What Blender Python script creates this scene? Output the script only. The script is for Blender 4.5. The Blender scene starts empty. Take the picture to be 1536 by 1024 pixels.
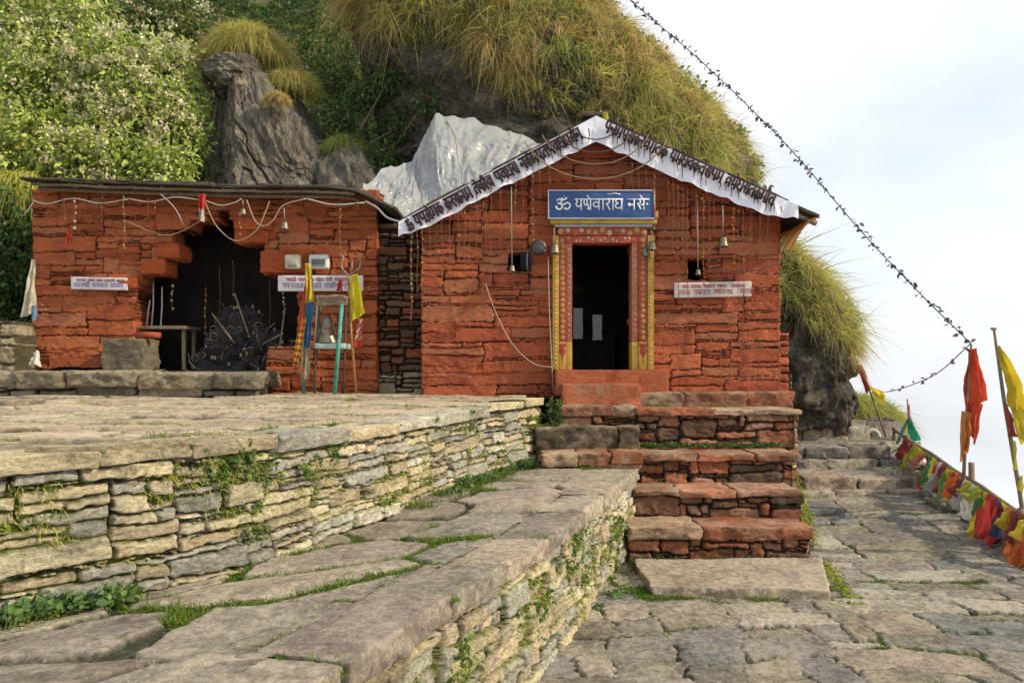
import bpy, math, random
import numpy as np
from mathutils import Vector

# ------------------------------------------------------------------ camera, sky, sun, exposure
SC = bpy.context.scene
F = 1109.3            # focal length in pixels of the 1536 px photograph
EYE = 1.85            # camera height above the path
HZ = 550.0            # horizon row
cam_d = bpy.data.cameras.new('camera'); cam = bpy.data.objects.new('camera', cam_d)
SC.collection.objects.link(cam); SC.camera = cam
cam.location = (0, 0, EYE); cam.rotation_euler = (math.radians(90), 0, 0)
cam_d.sensor_width = 36; cam_d.lens = 36 * F / 1536
cam_d.shift_y = (HZ - 512) / 1536
cam_d.clip_start = 0.05; cam_d.clip_end = 3000

SUN_EL, SUN_AZ = 31.0, -13.0          # azimuth from +x towards -y
sun_dir = Vector((math.cos(math.radians(SUN_EL)) * math.cos(math.radians(SUN_AZ)),
                  math.cos(math.radians(SUN_EL)) * math.sin(math.radians(SUN_AZ)), math.sin(math.radians(SUN_EL))))
sl = bpy.data.lights.new('sun', 'SUN'); so = bpy.data.objects.new('sun', sl); SC.collection.objects.link(so)
sl.energy = 3.8; sl.angle = math.radians(1.2); sl.color = (1.0, 0.87, 0.66)
so.rotation_euler = (-sun_dir).to_track_quat('-Z', 'Y').to_euler(); so.location = (20, -6, 14)

W = bpy.data.worlds.new('World'); SC.world = W; W.use_nodes = True
wn, wl = W.node_tree.nodes, W.node_tree.links; wn.clear()
w_out = wn.new('ShaderNodeOutputWorld'); w_mix = wn.new('ShaderNodeMixShader')
w_bg = wn.new('ShaderNodeBackground'); w_cl = wn.new('ShaderNodeBackground')
w_sky = wn.new('ShaderNodeTexSky'); w_sky.sky_type = 'NISHITA'; w_sky.sun_disc = False
w_sky.sun_elevation = math.radians(SUN_EL); w_sky.sun_rotation = math.radians(90 - SUN_AZ)
w_tc = wn.new('ShaderNodeTexCoord'); w_map = wn.new('ShaderNodeMapping'); w_map.inputs['Scale'].default_value = (1.5, 1.5, 3.2)
w_map.inputs['Location'].default_value = (0.35, 0.1, 0.55)
w_n = wn.new('ShaderNodeTexNoise'); w_n.inputs['Scale'].default_value = 1.5; w_n.inputs['Detail'].default_value = 5; w_n.inputs['Roughness'].default_value = 0.52
w_r = wn.new('ShaderNodeMapRange'); w_r.inputs[1].default_value = 0.34; w_r.inputs[2].default_value = 0.60
w_r.inputs[3].default_value = 0.70; w_r.inputs[4].default_value = 1.0
wl.new(w_tc.outputs['Generated'], w_map.inputs[0]); wl.new(w_map.outputs[0], w_n.inputs['Vector'])
wl.new(w_n.outputs[0], w_r.inputs[0]); wl.new(w_r.outputs[0], w_mix.inputs[0])
wl.new(w_sky.outputs[0], w_bg.inputs[0]); w_bg.inputs[1].default_value = 0.11
w_cl.inputs[0].default_value = (0.90, 0.94, 1.0, 1); w_cl.inputs[1].default_value = 0.94
wl.new(w_bg.outputs[0], w_mix.inputs[1]); wl.new(w_cl.outputs[0], w_mix.inputs[2]); wl.new(w_mix.outputs[0], w_out.inputs[0])

SC.view_settings.view_transform = 'Standard'; SC.view_settings.look = 'None'
SC.view_settings.exposure = 0.33; SC.view_settings.gamma = 1.0
SC.render.engine = 'CYCLES'
SC.cycles.max_bounces = 6; SC.cycles.diffuse_bounces = 3; SC.cycles.use_denoising = True

# ------------------------------------------------------------------ helpers
RNG = np.random.default_rng(7); random.seed(7)
COL = SC.collection
ORG = {}

def P(px, py, d):                      # a photo pixel at a known distance -> world point
    return np.array(((px - 768) / F * d, d, EYE + (HZ - py) / F * d))
def S(px, d): return px / F * d

def h3(i, j, k, s):
    with np.errstate(over='ignore'):
        h = i.astype(np.uint32) * np.uint32(374761393) + j.astype(np.uint32) * np.uint32(668265263) \
            + k.astype(np.uint32) * np.uint32(2246822519) + np.uint32((s * 3266489917 + 12345) & 0xffffffff)
        h = (h ^ (h >> np.uint32(13))) * np.uint32(1274126177)
        h = (h ^ (h >> np.uint32(16))) * np.uint32(2654435761)
        h ^= h >> np.uint32(15)
    return (h & np.uint32(0xffffff)).astype(np.float64) / 0xffffff * 2 - 1

def vn(x, y, z, s=0):
    x, y, z = np.broadcast_arrays(np.asarray(x, float), np.asarray(y, float), np.asarray(z, float))
    xi, yi, zi = np.floor(x), np.floor(y), np.floor(z)
    fx, fy, fz = x - xi, y - yi, z - zi
    fx, fy, fz = [f * f * f * (f * (f * 6 - 15) + 10) for f in (fx, fy, fz)]
    xi, yi, zi = xi.astype(np.int64), yi.astype(np.int64), zi.astype(np.int64)
    r = 0
    for a in (0, 1):
        for b in (0, 1):
            for c in (0, 1):
                r = r + h3(xi + a, yi + b, zi + c, s) * (fx if a else 1 - fx) * (fy if b else 1 - fy) * (fz if c else 1 - fz)
    return r

def fbm(x, y, z, o=4, s=0, g=0.5):
    r = 0; a = 1.0; t = 0
    for k in range(o):
        r = r + a * vn(np.asarray(x) * 2**k, np.asarray(y) * 2**k, np.asarray(z) * 2**k, s + k * 17); t += a; a *= g
    return r / t * 1.5

def sstep(a, b, x):
    t = np.clip((x - a) / (b - a), 0, 1); return t * t * (3 - 2 * t)

def link(o, parent=None):
    COL.objects.link(o)
    if parent is not None: o.parent = parent
    return o

def mesh_np(name, V, Fc, mat, parent=None, cols=None, smooth=False, origin=None):
    V = np.asarray(V, np.float32)
    if parent is not None: org = ORG[parent.name]
    else:
        org = np.asarray(origin if origin is not None else ((V[:, 0].min() + V[:, 0].max()) / 2, (V[:, 1].min() + V[:, 1].max()) / 2, V[:, 2].min()), np.float32)
    me = bpy.data.meshes.new(name)
    me.vertices.add(len(V)); me.vertices.foreach_set('co', (V - org).astype(np.float32).ravel())
    lists = Fc if isinstance(Fc, list) else [np.asarray(Fc)]
    lists = [np.asarray(f, np.int32) for f in lists if len(f)]
    starts, tot, idx, n = [], [], [], 0
    for f in lists:
        k = f.shape[1]; starts.append(n + np.arange(len(f)) * k); tot.append(np.full(len(f), k)); idx.append(f.ravel()); n += f.size
    idx = np.concatenate(idx)
    me.loops.add(len(idx)); me.loops.foreach_set('vertex_index', idx.astype(np.int32))
    st = np.concatenate(starts).astype(np.int32)
    me.polygons.add(len(st)); me.polygons.foreach_set('loop_start', st); me.polygons.foreach_set('loop_total', np.concatenate(tot).astype(np.int32))
    if smooth: me.polygons.foreach_set('use_smooth', np.ones(len(st), bool))
    if cols is not None:
        at = me.color_attributes.new('Col', 'FLOAT_COLOR', 'POINT')
        c = np.asarray(cols, np.float32)
        if c.shape[1] == 3: c = np.concatenate([c, np.ones((len(c), 1), np.float32)], 1)
        at.data.foreach_set('color', c.ravel())
    me.update(calc_edges=True); me.validate()
    if mat is not None: me.materials.append(mat)
    o = bpy.data.objects.new(name, me)
    if parent is None: o.location = [float(v) for v in org]
    link(o, parent); ORG[o.name] = org
    return o

def tag(o, label=None, cat=None, group=None, kind=None):
    if label: o['label'] = label
    if cat: o['category'] = cat
    if group: o['group'] = group
    if kind: o['kind'] = kind
    return o

def thing(name, loc, label, cat, group=None):
    o = bpy.data.objects.new(name, None); o.empty_display_size = 0.1; o.location = [float(v) for v in loc]; link(o); ORG[o.name] = np.asarray(loc, np.float32)
    return tag(o, label, cat, group)

class MB:                              # collects shapes that become one mesh object
    def __init__(s): s.V = []; s.Q = []; s.T = []; s.C = []; s.n = 0
    def add(s, V, Fq, Ft=(), col=(.5, .5, .5)):
        V = np.asarray(V, float).reshape(-1, 3)
        s.V.append(V)
        if len(Fq): s.Q.append(np.asarray(Fq, int).reshape(-1, 4) + s.n)
        if len(Ft): s.T.append(np.asarray(Ft, int).reshape(-1, 3) + s.n)
        c = np.asarray(col, float)
        s.C.append(np.broadcast_to(c, (len(V), 3)) if c.ndim == 1 else c)
        s.n += len(V); return s
    def arr(s, VFC): return s.add(VFC[0], VFC[1], (), VFC[2])
    def box(s, lo, hi, col=(.5, .5, .5), bev=0.006):
        lo = np.array(lo, float); hi = np.array(hi, float)
        V, Fq = rbox_pts((hi - lo) / 2, min(bev, ((hi - lo) / 2).min() * .6), 0)
        return s.add(V + (lo + hi) / 2, Fq, (), col)
    def tube(s, pts, r, n=6, col=(.5, .5, .5), flat=None, cap=True):
        pts = np.asarray(pts, float); m = len(pts); r = np.broadcast_to(np.asarray(r, float), (m,))
        tg = np.gradient(pts, axis=0) if m > 2 else np.repeat([pts[1] - pts[0]], 2, 0)
        tg /= np.linalg.norm(tg, axis=1, keepdims=True) + 1e-9
        ref = np.array((0, 0, 1.)) if abs(tg[:, 2]).mean() < .8 else np.array((0, 1., 0))
        if flat is not None: ref = np.array(flat, float)
        a = np.cross(tg, ref); a /= np.linalg.norm(a, axis=1, keepdims=True) + 1e-9
        b = np.cross(a, tg); th = np.arange(n) / n * 2 * math.pi
        kb = .35 if flat is not None else 1.0
        V = pts[:, None] + r[:, None, None] * (np.cos(th)[None, :, None] * a[:, None] + kb * np.sin(th)[None, :, None] * b[:, None])
        V = V.reshape(-1, 3)
        i = np.arange(m - 1)[:, None] * n; j = np.arange(n)[None]; k = (j + 1) % n
        Fq = np.stack([i + j, i + k, i + n + k, i + n + j], -1).reshape(-1, 4)
        T = []
        if cap:
            V = np.concatenate([V, pts[[0, -1]]]); c0, c1 = m * n, m * n + 1
            for q in range(n):
                T.append((c0, (q + 1) % n, q)); T.append((c1, (m - 1) * n + q, (m - 1) * n + (q + 1) % n))
        cc = np.asarray(col, float)
        if cc.ndim == 2: cc = np.concatenate([np.repeat(cc, n, 0), cc[[0, -1]]]) if cap else np.repeat(cc, n, 0)
        return s.add(V, Fq, T, cc)
    def lathe(s, prof, c, n=12, col=(.5, .5, .5), axis='z'):
        prof = np.asarray(prof, float); th = np.arange(n) / n * 2 * math.pi; m = len(prof)
        V = np.stack([prof[:, 0][:, None] * np.cos(th), prof[:, 0][:, None] * np.sin(th), np.repeat(prof[:, 1][:, None], n, 1)], -1).reshape(-1, 3)
        if axis == 'y': V = V[:, [0, 2, 1]] * np.array((1, -1, 1))
        i = np.arange(m - 1)[:, None] * n; j = np.arange(n)[None]; k = (j + 1) % n
        return s.add(V + np.asarray(c), np.stack([i + j, i + k, i + n + k, i + n + j], -1).reshape(-1, 4), (), col)
    def ball(s, c, r, col=(.5, .5, .5), n=8, sc=(1, 1, 1)):
        t = np.linspace(0.02, math.pi - .02, 6)
        V0 = len(s.V); s.lathe(np.stack([np.sin(t) * r, -np.cos(t) * r], 1), (0, 0, 0), n, col)
        s.V[-1] = s.V[-1] * np.asarray(sc) + np.asarray(c); return s
    def build(s, name, mat, parent=None, smooth=False, origin=None):
        fl = []
        if s.Q: fl.append(np.concatenate(s.Q))
        if s.T: fl.append(np.concatenate(s.T))
        return mesh_np(name, np.concatenate(s.V), fl, mat, parent, np.concatenate(s.C), smooth, origin)

def rbox_pts(h, r, cell):              # surface grid of a rounded box, half size h; cell 0 = coarse
    h = np.asarray(h, float); V = []; Q = []; n = 0
    def line(hh):
        base = np.linspace(-(hh - r), hh - r, max(2, int(2 * hh / cell) + 1 if cell else 2))
        e = np.array([hh, hh - r * .3]) if r > 0 else np.array([])
        return np.concatenate([-e, base, e[::-1]])
    L = [line(x) for x in h]
    for ax in range(3):
        u, v = [a for a in range(3) if a != ax]
        A, B = np.meshgrid(L[u], L[v], indexing='ij')
        for sg in (-1, 1):
            p = np.zeros(A.shape + (3,)); p[..., u] = A; p[..., v] = B; p[..., ax] = sg * h[ax]
            V.append(p.reshape(-1, 3)); a, b = A.shape
            i = np.arange(a * b).reshape(a, b) + n
            q = np.stack([i[:-1, :-1], i[1:, :-1], i[1:, 1:], i[:-1, 1:]], -1).reshape(-1, 4)
            flip = (sg < 0) != (ax == 1)
            Q.append(q[:, ::-1] if flip else q); n += a * b
    V = np.concatenate(V); Q = np.concatenate(Q)
    if r > 0:
        c = np.clip(V, -(h - r), h - r); d = V - c
        V = c + r * d / (np.linalg.norm(d, axis=1, keepdims=True) + 1e-9)
    return V, Q

def jit(col, a=.14, hue=.025):
    col = np.asarray(col, float); k = 1 + RNG.uniform(-a, a)
    return np.clip(col * k * (1 + RNG.uniform(-hue, hue, 3)), 0.004, .95)

def rock_box(quad, z0, z1, col, r=.02, amp=.012, cell=.03, seed=None, zf=None):
    """a rough stone block on a quad footprint (4 xy corners, counter-clockwise)"""
    seed = int(RNG.integers(1e6)) if seed is None else seed
    q = np.asarray(quad, float)
    hx = (np.linalg.norm(q[1] - q[0]) + np.linalg.norm(q[2] - q[3])) / 4; hy = (np.linalg.norm(q[3] - q[0]) + np.linalg.norm(q[2] - q[1])) / 4
    h = np.array((hx, hy, (z1 - z0) / 2))
    V, Q = rbox_pts(h, min(r, h.min() * .7), cell)
    a = (V[:, 0] / hx + 1) / 2; b = (V[:, 1] / hy + 1) / 2
    xy = ((1 - a) * (1 - b))[:, None] * q[0] + (a * (1 - b))[:, None] * q[1] + (a * b)[:, None] * q[2] + ((1 - a) * b)[:, None] * q[3]
    X = np.concatenate([xy, ((z0 + z1) / 2 + V[:, 2])[:, None]], 1)
    f = 6.5; sx = seed % 97
    dx = fbm(X[:, 0] * f + sx, X[:, 1] * f, X[:, 2] * f * 2, 5, 1, .6); dy = fbm(X[:, 0] * f + sx, X[:, 1] * f, X[:, 2] * f * 2, 5, 50, .6)
    dz = fbm(X[:, 0] * f * .8 + sx, X[:, 1] * f * .8, X[:, 2] * 2, 5, 90, .6)
    X = X + np.stack([dx * amp * 1.6, dy * amp * 1.6, dz * amp * .7], 1)
    if zf is not None: X[:, 2] += zf(X[:, 0], X[:, 1])
    return X, Q, np.broadcast_to(np.asarray(col, float), (len(X), 3))

def grid_faces(a, b, keep=None):
    i = np.arange(a * b).reshape(a, b)
    q = np.stack([i[:-1, :-1], i[:-1, 1:], i[1:, 1:], i[1:, :-1]], -1)
    return q.reshape(-1, 4) if keep is None else q[keep]

def pack(Wd, Ht, wr, hr, thin=.3, big=.08):
    """random rubble: stones packed on a rising skyline"""
    seg = [[0.0, Wd, 0.0]]; out = []
    while True:
        k = min(range(len(seg)), key=lambda i: seg[i][2]); x0, x1, y = seg[k]
        if y >= Ht: break
        u = random.random()
        if u < thin: w = random.uniform(.5, 1.1) * wr[1]; h = random.uniform(.35, .6) * hr[0]
        elif u < thin + big: w = random.uniform(.8, 1.3) * wr[1]; h = random.uniform(1.0, 1.5) * hr[1]
        else: w = random.uniform(*wr); h = random.uniform(*hr)
        if x1 - x0 - w < wr[0] * .6: w = x1 - x0
        right = random.random() < .5 and w < x1 - x0
        a, b = (x1 - w, x1) if right else (x0, x0 + w)
        for nb in (k - 1, k + 1):
            if 0 <= nb < len(seg) and 0 < seg[nb][2] - y < h * 1.5 and abs(seg[nb][2] - y - h) < hr[0] * .5: h = seg[nb][2] - y
        if Ht - (y + h) < hr[0] * .45: h = Ht - y
        out.append((a, y, b, y + h))
        new = []
        if a > x0: new.append([x0, a, y])
        new.append([a, b, y + h])
        if b < x1: new.append([b, x1, y])
        seg[k:k + 1] = new
        i = 0
        while i < len(seg) - 1:
            if abs(seg[i][2] - seg[i + 1][2]) < .004: seg[i][1] = seg[i + 1][1]; seg.pop(i + 1)
            else: i += 1
    return out

def masonry(Wd, Ht, res, stones, colf, mp, jcol=(.05, .04, .03), joint=.035, gap=.004, edge=.018, off=.012, warp=.018, amp=.006,
            tilt=.05, keep=None, skirt=None, seed=0, moss=None, fill=None, rr=(.15, .6), jsh=2.6, shear=.05):
    """height-field masonry on (u,v); mp(u,v,h) -> xyz. Returns V,F,C and the joint mask"""
    nu, nv = int(Wd / res) + 1, int(Ht / res) + 1
    u = np.linspace(0, Wd, nu); v = np.linspace(0, Ht, nv)
    U, Vv = np.meshgrid(u, v, indexing='ij')
    uw = U + warp * fbm(U * 5, Vv * 7, seed + .5, 3, seed) + warp * .5 * fbm(U * 22, Vv * 22, 1.5, 2, seed + 9)
    vw = Vv + warp * .75 * fbm(U * 4, Vv * 6, 7.5, 3, seed + 5) + warp * .35 * fbm(U * 20, Vv * 20, 3.5, 2, seed + 11)
    Hh = np.full(U.shape, -joint); Cc = np.empty(U.shape + (3,)); Cc[:] = np.asarray(jcol); J = np.ones(U.shape)
    if moss is not None:
        mm = sstep(.0, .35, fbm(U * 1.7, Vv * 2.2, 2.2, 3, seed + 77))[..., None]; Cc = Cc * (1 - mm) + np.asarray(moss) * mm
    pad = int(2.2 * warp / res) + 2
    for (a, b, c, d) in stones:
        i0, i1 = max(0, int(a / res) - pad), min(nu, int(c / res) + pad + 2); j0, j1 = max(0, int(b / res) - pad), min(nv, int(d / res) + pad + 2)
        if i1 <= i0 or j1 <= j0: continue
        x = uw[i0:i1, j0:j1] - (a + c) / 2; y = vw[i0:i1, j0:j1] - (b + d) / 2
        hw, hh = (c - a) / 2, (d - b) / 2; r = min(hw, hh) * random.uniform(*rr)
        ta = random.uniform(-shear, shear); x, y = x + ta * y, y + ta * x * min(1, hh / hw)
        qx, qy = np.abs(x) - hw + r, np.abs(y) - hh + r
        sd = np.hypot(np.maximum(qx, 0), np.maximum(qy, 0)) + np.minimum(np.maximum(qx, qy), 0) - r
        e = min(edge * random.uniform(.6, 1.4), min(hw, hh) * .8)
        t = np.clip((-sd - gap) / e, 0, 1); pr = 1 - (1 - t) ** jsh
        hgt = random.uniform(-1, 1) * off + tilt * (random.uniform(-1, 1) * x * .5 + random.uniform(-1, 1) * y)
        hv = -joint + (joint + hgt) * pr
        sub = Hh[i0:i1, j0:j1]; m = hv > sub
        sub[m] = hv[m]; col = np.asarray(colf(a, b, c, d))
        Cs = Cc[i0:i1, j0:j1]; k = sstep(.15, .6, t)[..., None]
        Cn = Cs * (1 - k) + col * k; Cs[m] = Cn[m]
        Js = J[i0:i1, j0:j1]; Js[m] = (1 - t)[m]
    nz = fbm(U * 9, Vv * 14, seed + 3.3, 4, seed + 21, .6)
    Hh = Hh + (1 - J * .7) * (amp * nz + amp * .55 * fbm(U * 26, Vv * 60, seed + 5.3, 3, seed + 23, .6))
    if fill is not None:                # joints partly smeared over with mud and paint
        fm = .82 * sstep(-.05, .5, fbm(U * 2.6, Vv * 3.4, 8.8, 4, seed + 61)) * J
        Hh = Hh + fm * joint * .82; Cc = Cc * (1 - fm[..., None]) + np.asarray(fill) * fm[..., None]
    X = mp(U, Vv, Hh); V = X.reshape(-1, 3); C = Cc.reshape(-1, 3)
    kq = None
    if keep is not None:
        cu, cv = (uw[:-1, :-1] + uw[1:, 1:]) / 2, (vw[:-1, :-1] + vw[1:, 1:]) / 2
        kq = keep(cu, cv)
    Fq = grid_faces(nu, nv, kq)
    if skirt:
        K = np.pad(np.ones((nu - 1, nv - 1), bool) if kq is None else kq, 1)
        i = np.arange(nu * nv).reshape(nu, nv)
        E = []
        for ax, sgn in ((0, 1), (0, -1), (1, 1), (1, -1)):
            nb = np.roll(K, -sgn, ax)
            m = (K & ~nb)[1:-1, 1:-1]; a, b = np.nonzero(m)
            if ax == 0:
                e = np.stack([i[a + (1 if sgn > 0 else 0), b], i[a + (1 if sgn > 0 else 0), b + 1]], 1)
                if sgn > 0: e = e[:, ::-1]
            else:
                e = np.stack([i[a, b + (1 if sgn > 0 else 0)], i[a + 1, b + (1 if sgn > 0 else 0)]], 1)
                if sgn < 0: e = e[:, ::-1]
            E.append(e)
        E = np.concatenate(E); back = mp(U, Vv, Hh * 0 - skirt).reshape(-1, 3)
        steps = 4; uid, inv = np.unique(E, return_inverse=True); inv = inv.reshape(E.shape); n0 = len(V); m = len(uid); prev = uid
        newV = [V]; newC = [C]; FF = [Fq]
        for k in range(1, steps + 1):
            t = k / steps; pp = V[uid] * (1 - t) + back[uid] * t
            pp = pp + .02 * fbm(pp[:, 0:1] * 6 + np.array((0, 9, 4)), pp[:, 1:2] * 6, pp[:, 2:3] * 6, 2, 4) * min(t * 2, 1)
            newV.append(pp); newC.append(C[uid]); cur = n0 + (k - 1) * m + np.arange(m)
            FF.append(np.stack([prev[inv[:, 1]], prev[inv[:, 0]], cur[inv[:, 0]], cur[inv[:, 1]]], 1)); prev = cur
        V = np.concatenate(newV); C = np.concatenate(newC); Fq = np.concatenate(FF)
    return V, Fq, C, (X, J, kq)

def paving(x0, x1, y0, y1, res, sx, sy, colf, mp, jcol, joint=.035, edge=.03, off=.012, warp=.05, amp=.006, gap=.012, seed=0, moss=None, keep=None, mossth=.0):
    """irregular flagstones (jittered cells) on (u,v); mp(u,v,h) -> xyz"""
    nu, nv = int((x1 - x0) / res) + 1, int((y1 - y0) / res) + 1
    U, Vv = np.meshgrid(np.linspace(x0, x1, nu), np.linspace(y0, y1, nv), indexing='ij')
    uw = U + warp * fbm(U * 1.8, Vv * 1.8, seed + .5, 2, seed) + .009 * fbm(U * 14, Vv * 14, 1.5, 3, seed + 9)
    vw = Vv + warp * fbm(U * 1.8, Vv * 1.8, 7.5, 2, seed + 5) + .009 * fbm(U * 14, Vv * 14, 3.5, 3, seed + 11)
    seeds = []
    ny = int((y1 - y0) / sy) + 3
    for j in range(-1, ny):
        k = random.random()
        x = x0 - sx * (1 + k)
        while x < x1 + sx:
            seeds.append((x, y0 + (j + .5 + random.uniform(-.3, .3)) * sy)); x += sx * random.uniform(.4, 1.6)
    seeds = np.array(seeds); asp = sy / sx
    D1 = np.full(U.shape, 1e9); D2 = D1.copy(); ID = np.full(U.shape, -1); R = 2.2 * max(sx, sy)
    for n, (a, b) in enumerate(seeds):
        i0, i1 = max(0, int((a - R - x0) / res)), min(nu, int((a + R - x0) / res) + 2); j0, j1 = max(0, int((b - R - y0) / res)), min(nv, int((b + R - y0) / res) + 2)
        if i1 <= i0 or j1 <= j0: continue
        d = (np.abs((uw[i0:i1, j0:j1] - a) * asp) ** 3 + np.abs(vw[i0:i1, j0:j1] - b) ** 3) ** (1 / 3)
        A, B, I = D1[i0:i1, j0:j1], D2[i0:i1, j0:j1], ID[i0:i1, j0:j1]
        m = d < A; B[:] = np.where(m, A, np.minimum(B, d)); I[m] = n; A[m] = d[m]
    t = np.clip(((D2 - D1) / 2 - gap) / edge, 0, 1); pr = 1 - (1 - t) ** 3
    ns = len(seeds); hof = RNG.uniform(-1, 1, ns) * off; tx = RNG.uniform(-1, 1, ns) * .02; ty = RNG.uniform(-1, 1, ns) * .02
    cs = np.array([colf() for _ in range(ns)])
    hs = hof[ID] + tx[ID] * (U - seeds[ID, 0]) + ty[ID] * (Vv - seeds[ID, 1])
    Hh = -joint + (joint + hs) * pr + amp * (fbm(U * 6, Vv * 9, seed + 2.2, 4, seed + 31, .6) + .5 * np.round(2 * fbm(U * 2.1, Vv * 3.3, seed + 4.2, 4, seed + 35)) ) * (.3 + .7 * pr)
    jc = np.empty(U.shape + (3,)); jc[:] = np.asarray(jcol)
    if moss is not None:
        mm = sstep(-.15 + mossth, .25 + mossth, fbm(U * 1.1, Vv * 1.1, 2.2, 3, seed + 77)); jc = jc * (1 - mm[..., None]) + np.asarray(moss) * mm[..., None]
    else: mm = np.zeros(U.shape)
    k = sstep(.1, .6, t)[..., None]; C = jc * (1 - k) + cs[ID] * k
    X = mp(U, Vv, Hh); kq = keep(((X[:-1, :-1] + X[1:, 1:]) / 2)) if keep is not None else None
    return X.reshape(-1, 3), grid_faces(nu, nv, kq)[:, ::-1], C.reshape(-1, 3), (X, 1 - t, mm, kq)

# ------------------------------------------------------------------ materials
def nt(name):
    m = bpy.data.materials.new(name); m.use_nodes = True; n = m.node_tree.nodes; l = m.node_tree.links
    return m, n, l, n['Principled BSDF']

def noise(n, l, scale, detail=5, rough=.6, vec=None, mapscale=None, rot=None):
    t = n.new('ShaderNodeTexNoise'); t.inputs['Scale'].default_value = scale; t.inputs['Detail'].default_value = detail; t.inputs['Roughness'].default_value = rough
    tc = n.new('ShaderNodeTexCoord'); src = tc.outputs['Object']
    if mapscale:
        mp = n.new('ShaderNodeMapping'); mp.inputs['Scale'].default_value = mapscale
        if rot: mp.inputs['Rotation'].default_value = rot
        l.new(src, mp.inputs[0]); src = mp.outputs[0]
    l.new(src, t.inputs['Vector']); return t.outputs[0]

def rng_(n, l, src, a, b, c, d):
    r = n.new('ShaderNodeMapRange'); r.inputs[1].default_value = a; r.inputs[2].default_value = b; r.inputs[3].default_value = c; r.inputs[4].default_value = d
    l.new(src, r.inputs[0]); return r.outputs[0]

def mixc(n, l, fac, a, b, mode='MIX'):
    x = n.new('ShaderNodeMix'); x.data_type = 'RGBA'; x.blend_type = mode
    for s, v in ((x.inputs[0], fac), (x.inputs[6], a), (x.inputs[7], b)):
        if hasattr(v, 'is_linked'): l.new(v, s)
        elif isinstance(v, (int, float)): s.default_value = v
        else: s.default_value = (*v, 1)
    return x.outputs[2]

def base_src(n, color):
    if color is None:
        a = n.new('ShaderNodeAttribute'); a.attribute_name = 'Col'; return a.outputs['Color']
    r = n.new('ShaderNodeRGB'); r.outputs[0].default_value = (*color, 1); return r.outputs[0]

def stone_mat(name, color=None, lo=.62, hi=1.32, sc=3.0, bump=.5, patch=None, patch_th=(.55, .68), pscale=4.0, stretch=(1, 1, 2.2), rough=.9, rot=None, dark=None, fine=(.60, 1.36), spots=None):
    m, n, l, b = nt(name)
    c = base_src(n, color)
    v1 = noise(n, l, sc, 10, .68, mapscale=stretch, rot=rot); v2 = noise(n, l, sc * 8, 8, .75, mapscale=stretch, rot=rot); v5 = noise(n, l, sc * 30, 4, .7, mapscale=stretch, rot=rot)
    f1 = rng_(n, l, v1, .3, .7, lo, hi); f2 = rng_(n, l, v2, .3, .7, *fine); f5 = rng_(n, l, v5, .3, .7, .80, 1.18)
    mul = n.new('ShaderNodeMath'); mul.operation = 'MULTIPLY'; l.new(f1, mul.inputs[0]); l.new(f2, mul.inputs[1])
    mu2 = n.new('ShaderNodeMath'); mu2.operation = 'MULTIPLY'; l.new(mul.outputs[0], mu2.inputs[0]); l.new(f5, mu2.inputs[1])
    cc = n.new('ShaderNodeCombineColor')
    for i in range(3): l.new(mu2.outputs[0], cc.inputs[i])
    c = mixc(n, l, 1.0, c, cc.outputs[0], 'MULTIPLY')
    if patch is not None:
        v3 = noise(n, l, pscale, 9, .74); c = mixc(n, l, rng_(n, l, v3, patch_th[0], patch_th[1], 0, .75), c, patch)
    if dark is not None:
        v4 = noise(n, l, pscale * 1.7, 9, .74, mapscale=(1, 1, .6)); c = mixc(n, l, rng_(n, l, v4, .55, .66, 0, .7), c, dark)
    if spots is not None:
        v6 = noise(n, l, pscale * 7, 3, .6); c = mixc(n, l, rng_(n, l, v6, .64, .72, 0, .55), c, spots)
    l.new(c, b.inputs['Base Color']); b.inputs['Roughness'].default_value = rough; b.inputs['Specular IOR Level'].default_value = .2
    bp = n.new('ShaderNodeBump'); bp.inputs['Strength'].default_value = bump; bp.inputs['Distance'].default_value = .035
    l.new(v1, bp.inputs['Height'])
    b2 = n.new('ShaderNodeBump'); b2.inputs['Strength'].default_value = min(1, bump * 1.3); b2.inputs['Distance'].default_value = .012
    add = n.new('ShaderNodeMath'); add.operation = 'MULTIPLY_ADD'; l.new(v5, add.inputs[0]); add.inputs[1].default_value = .35; l.new(v2, add.inputs[2])
    l.new(add.outputs[0], b2.inputs['Height']); l.new(bp.outputs[0], b2.inputs['Normal']); l.new(b2.outputs[0], b.inputs['Normal'])
    return m

def plain(name, color=None, rough=.7, metal=0.0, var=.25, sc=6.0, bump=.15, trans=0.0, stretch=None):
    m, n, l, b = nt(name)
    c = base_src(n, color); v = noise(n, l, sc, 5, .6, mapscale=stretch); f = rng_(n, l, v, .3, .7, 1 - var, 1 + var)
    cc = n.new('ShaderNodeCombineColor')
    for i in range(3): l.new(f, cc.inputs[i])
    c = mixc(n, l, 1.0, c, cc.outputs[0], 'MULTIPLY'); l.new(c, b.inputs['Base Color'])
    b.inputs['Roughness'].default_value = rough; b.inputs['Metallic'].default_value = metal; b.inputs['Specular IOR Level'].default_value = .3
    if bump:
        bp = n.new('ShaderNodeBump'); bp.inputs['Strength'].default_value = bump; bp.inputs['Distance'].default_value = .01; l.new(v, bp.inputs['Height']); l.new(bp.outputs[0], b.inputs['Normal'])
    if trans:
        t = n.new('ShaderNodeBsdfTranslucent'); l.new(c, t.inputs[0]); mx = n.new('ShaderNodeMixShader'); mx.inputs[0].default_value = trans
        l.new(b.outputs[0], mx.inputs[1]); l.new(t.outputs[0], mx.inputs[2]); l.new(mx.outputs[0], n['Material Output'].inputs[0])
    return m

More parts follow.
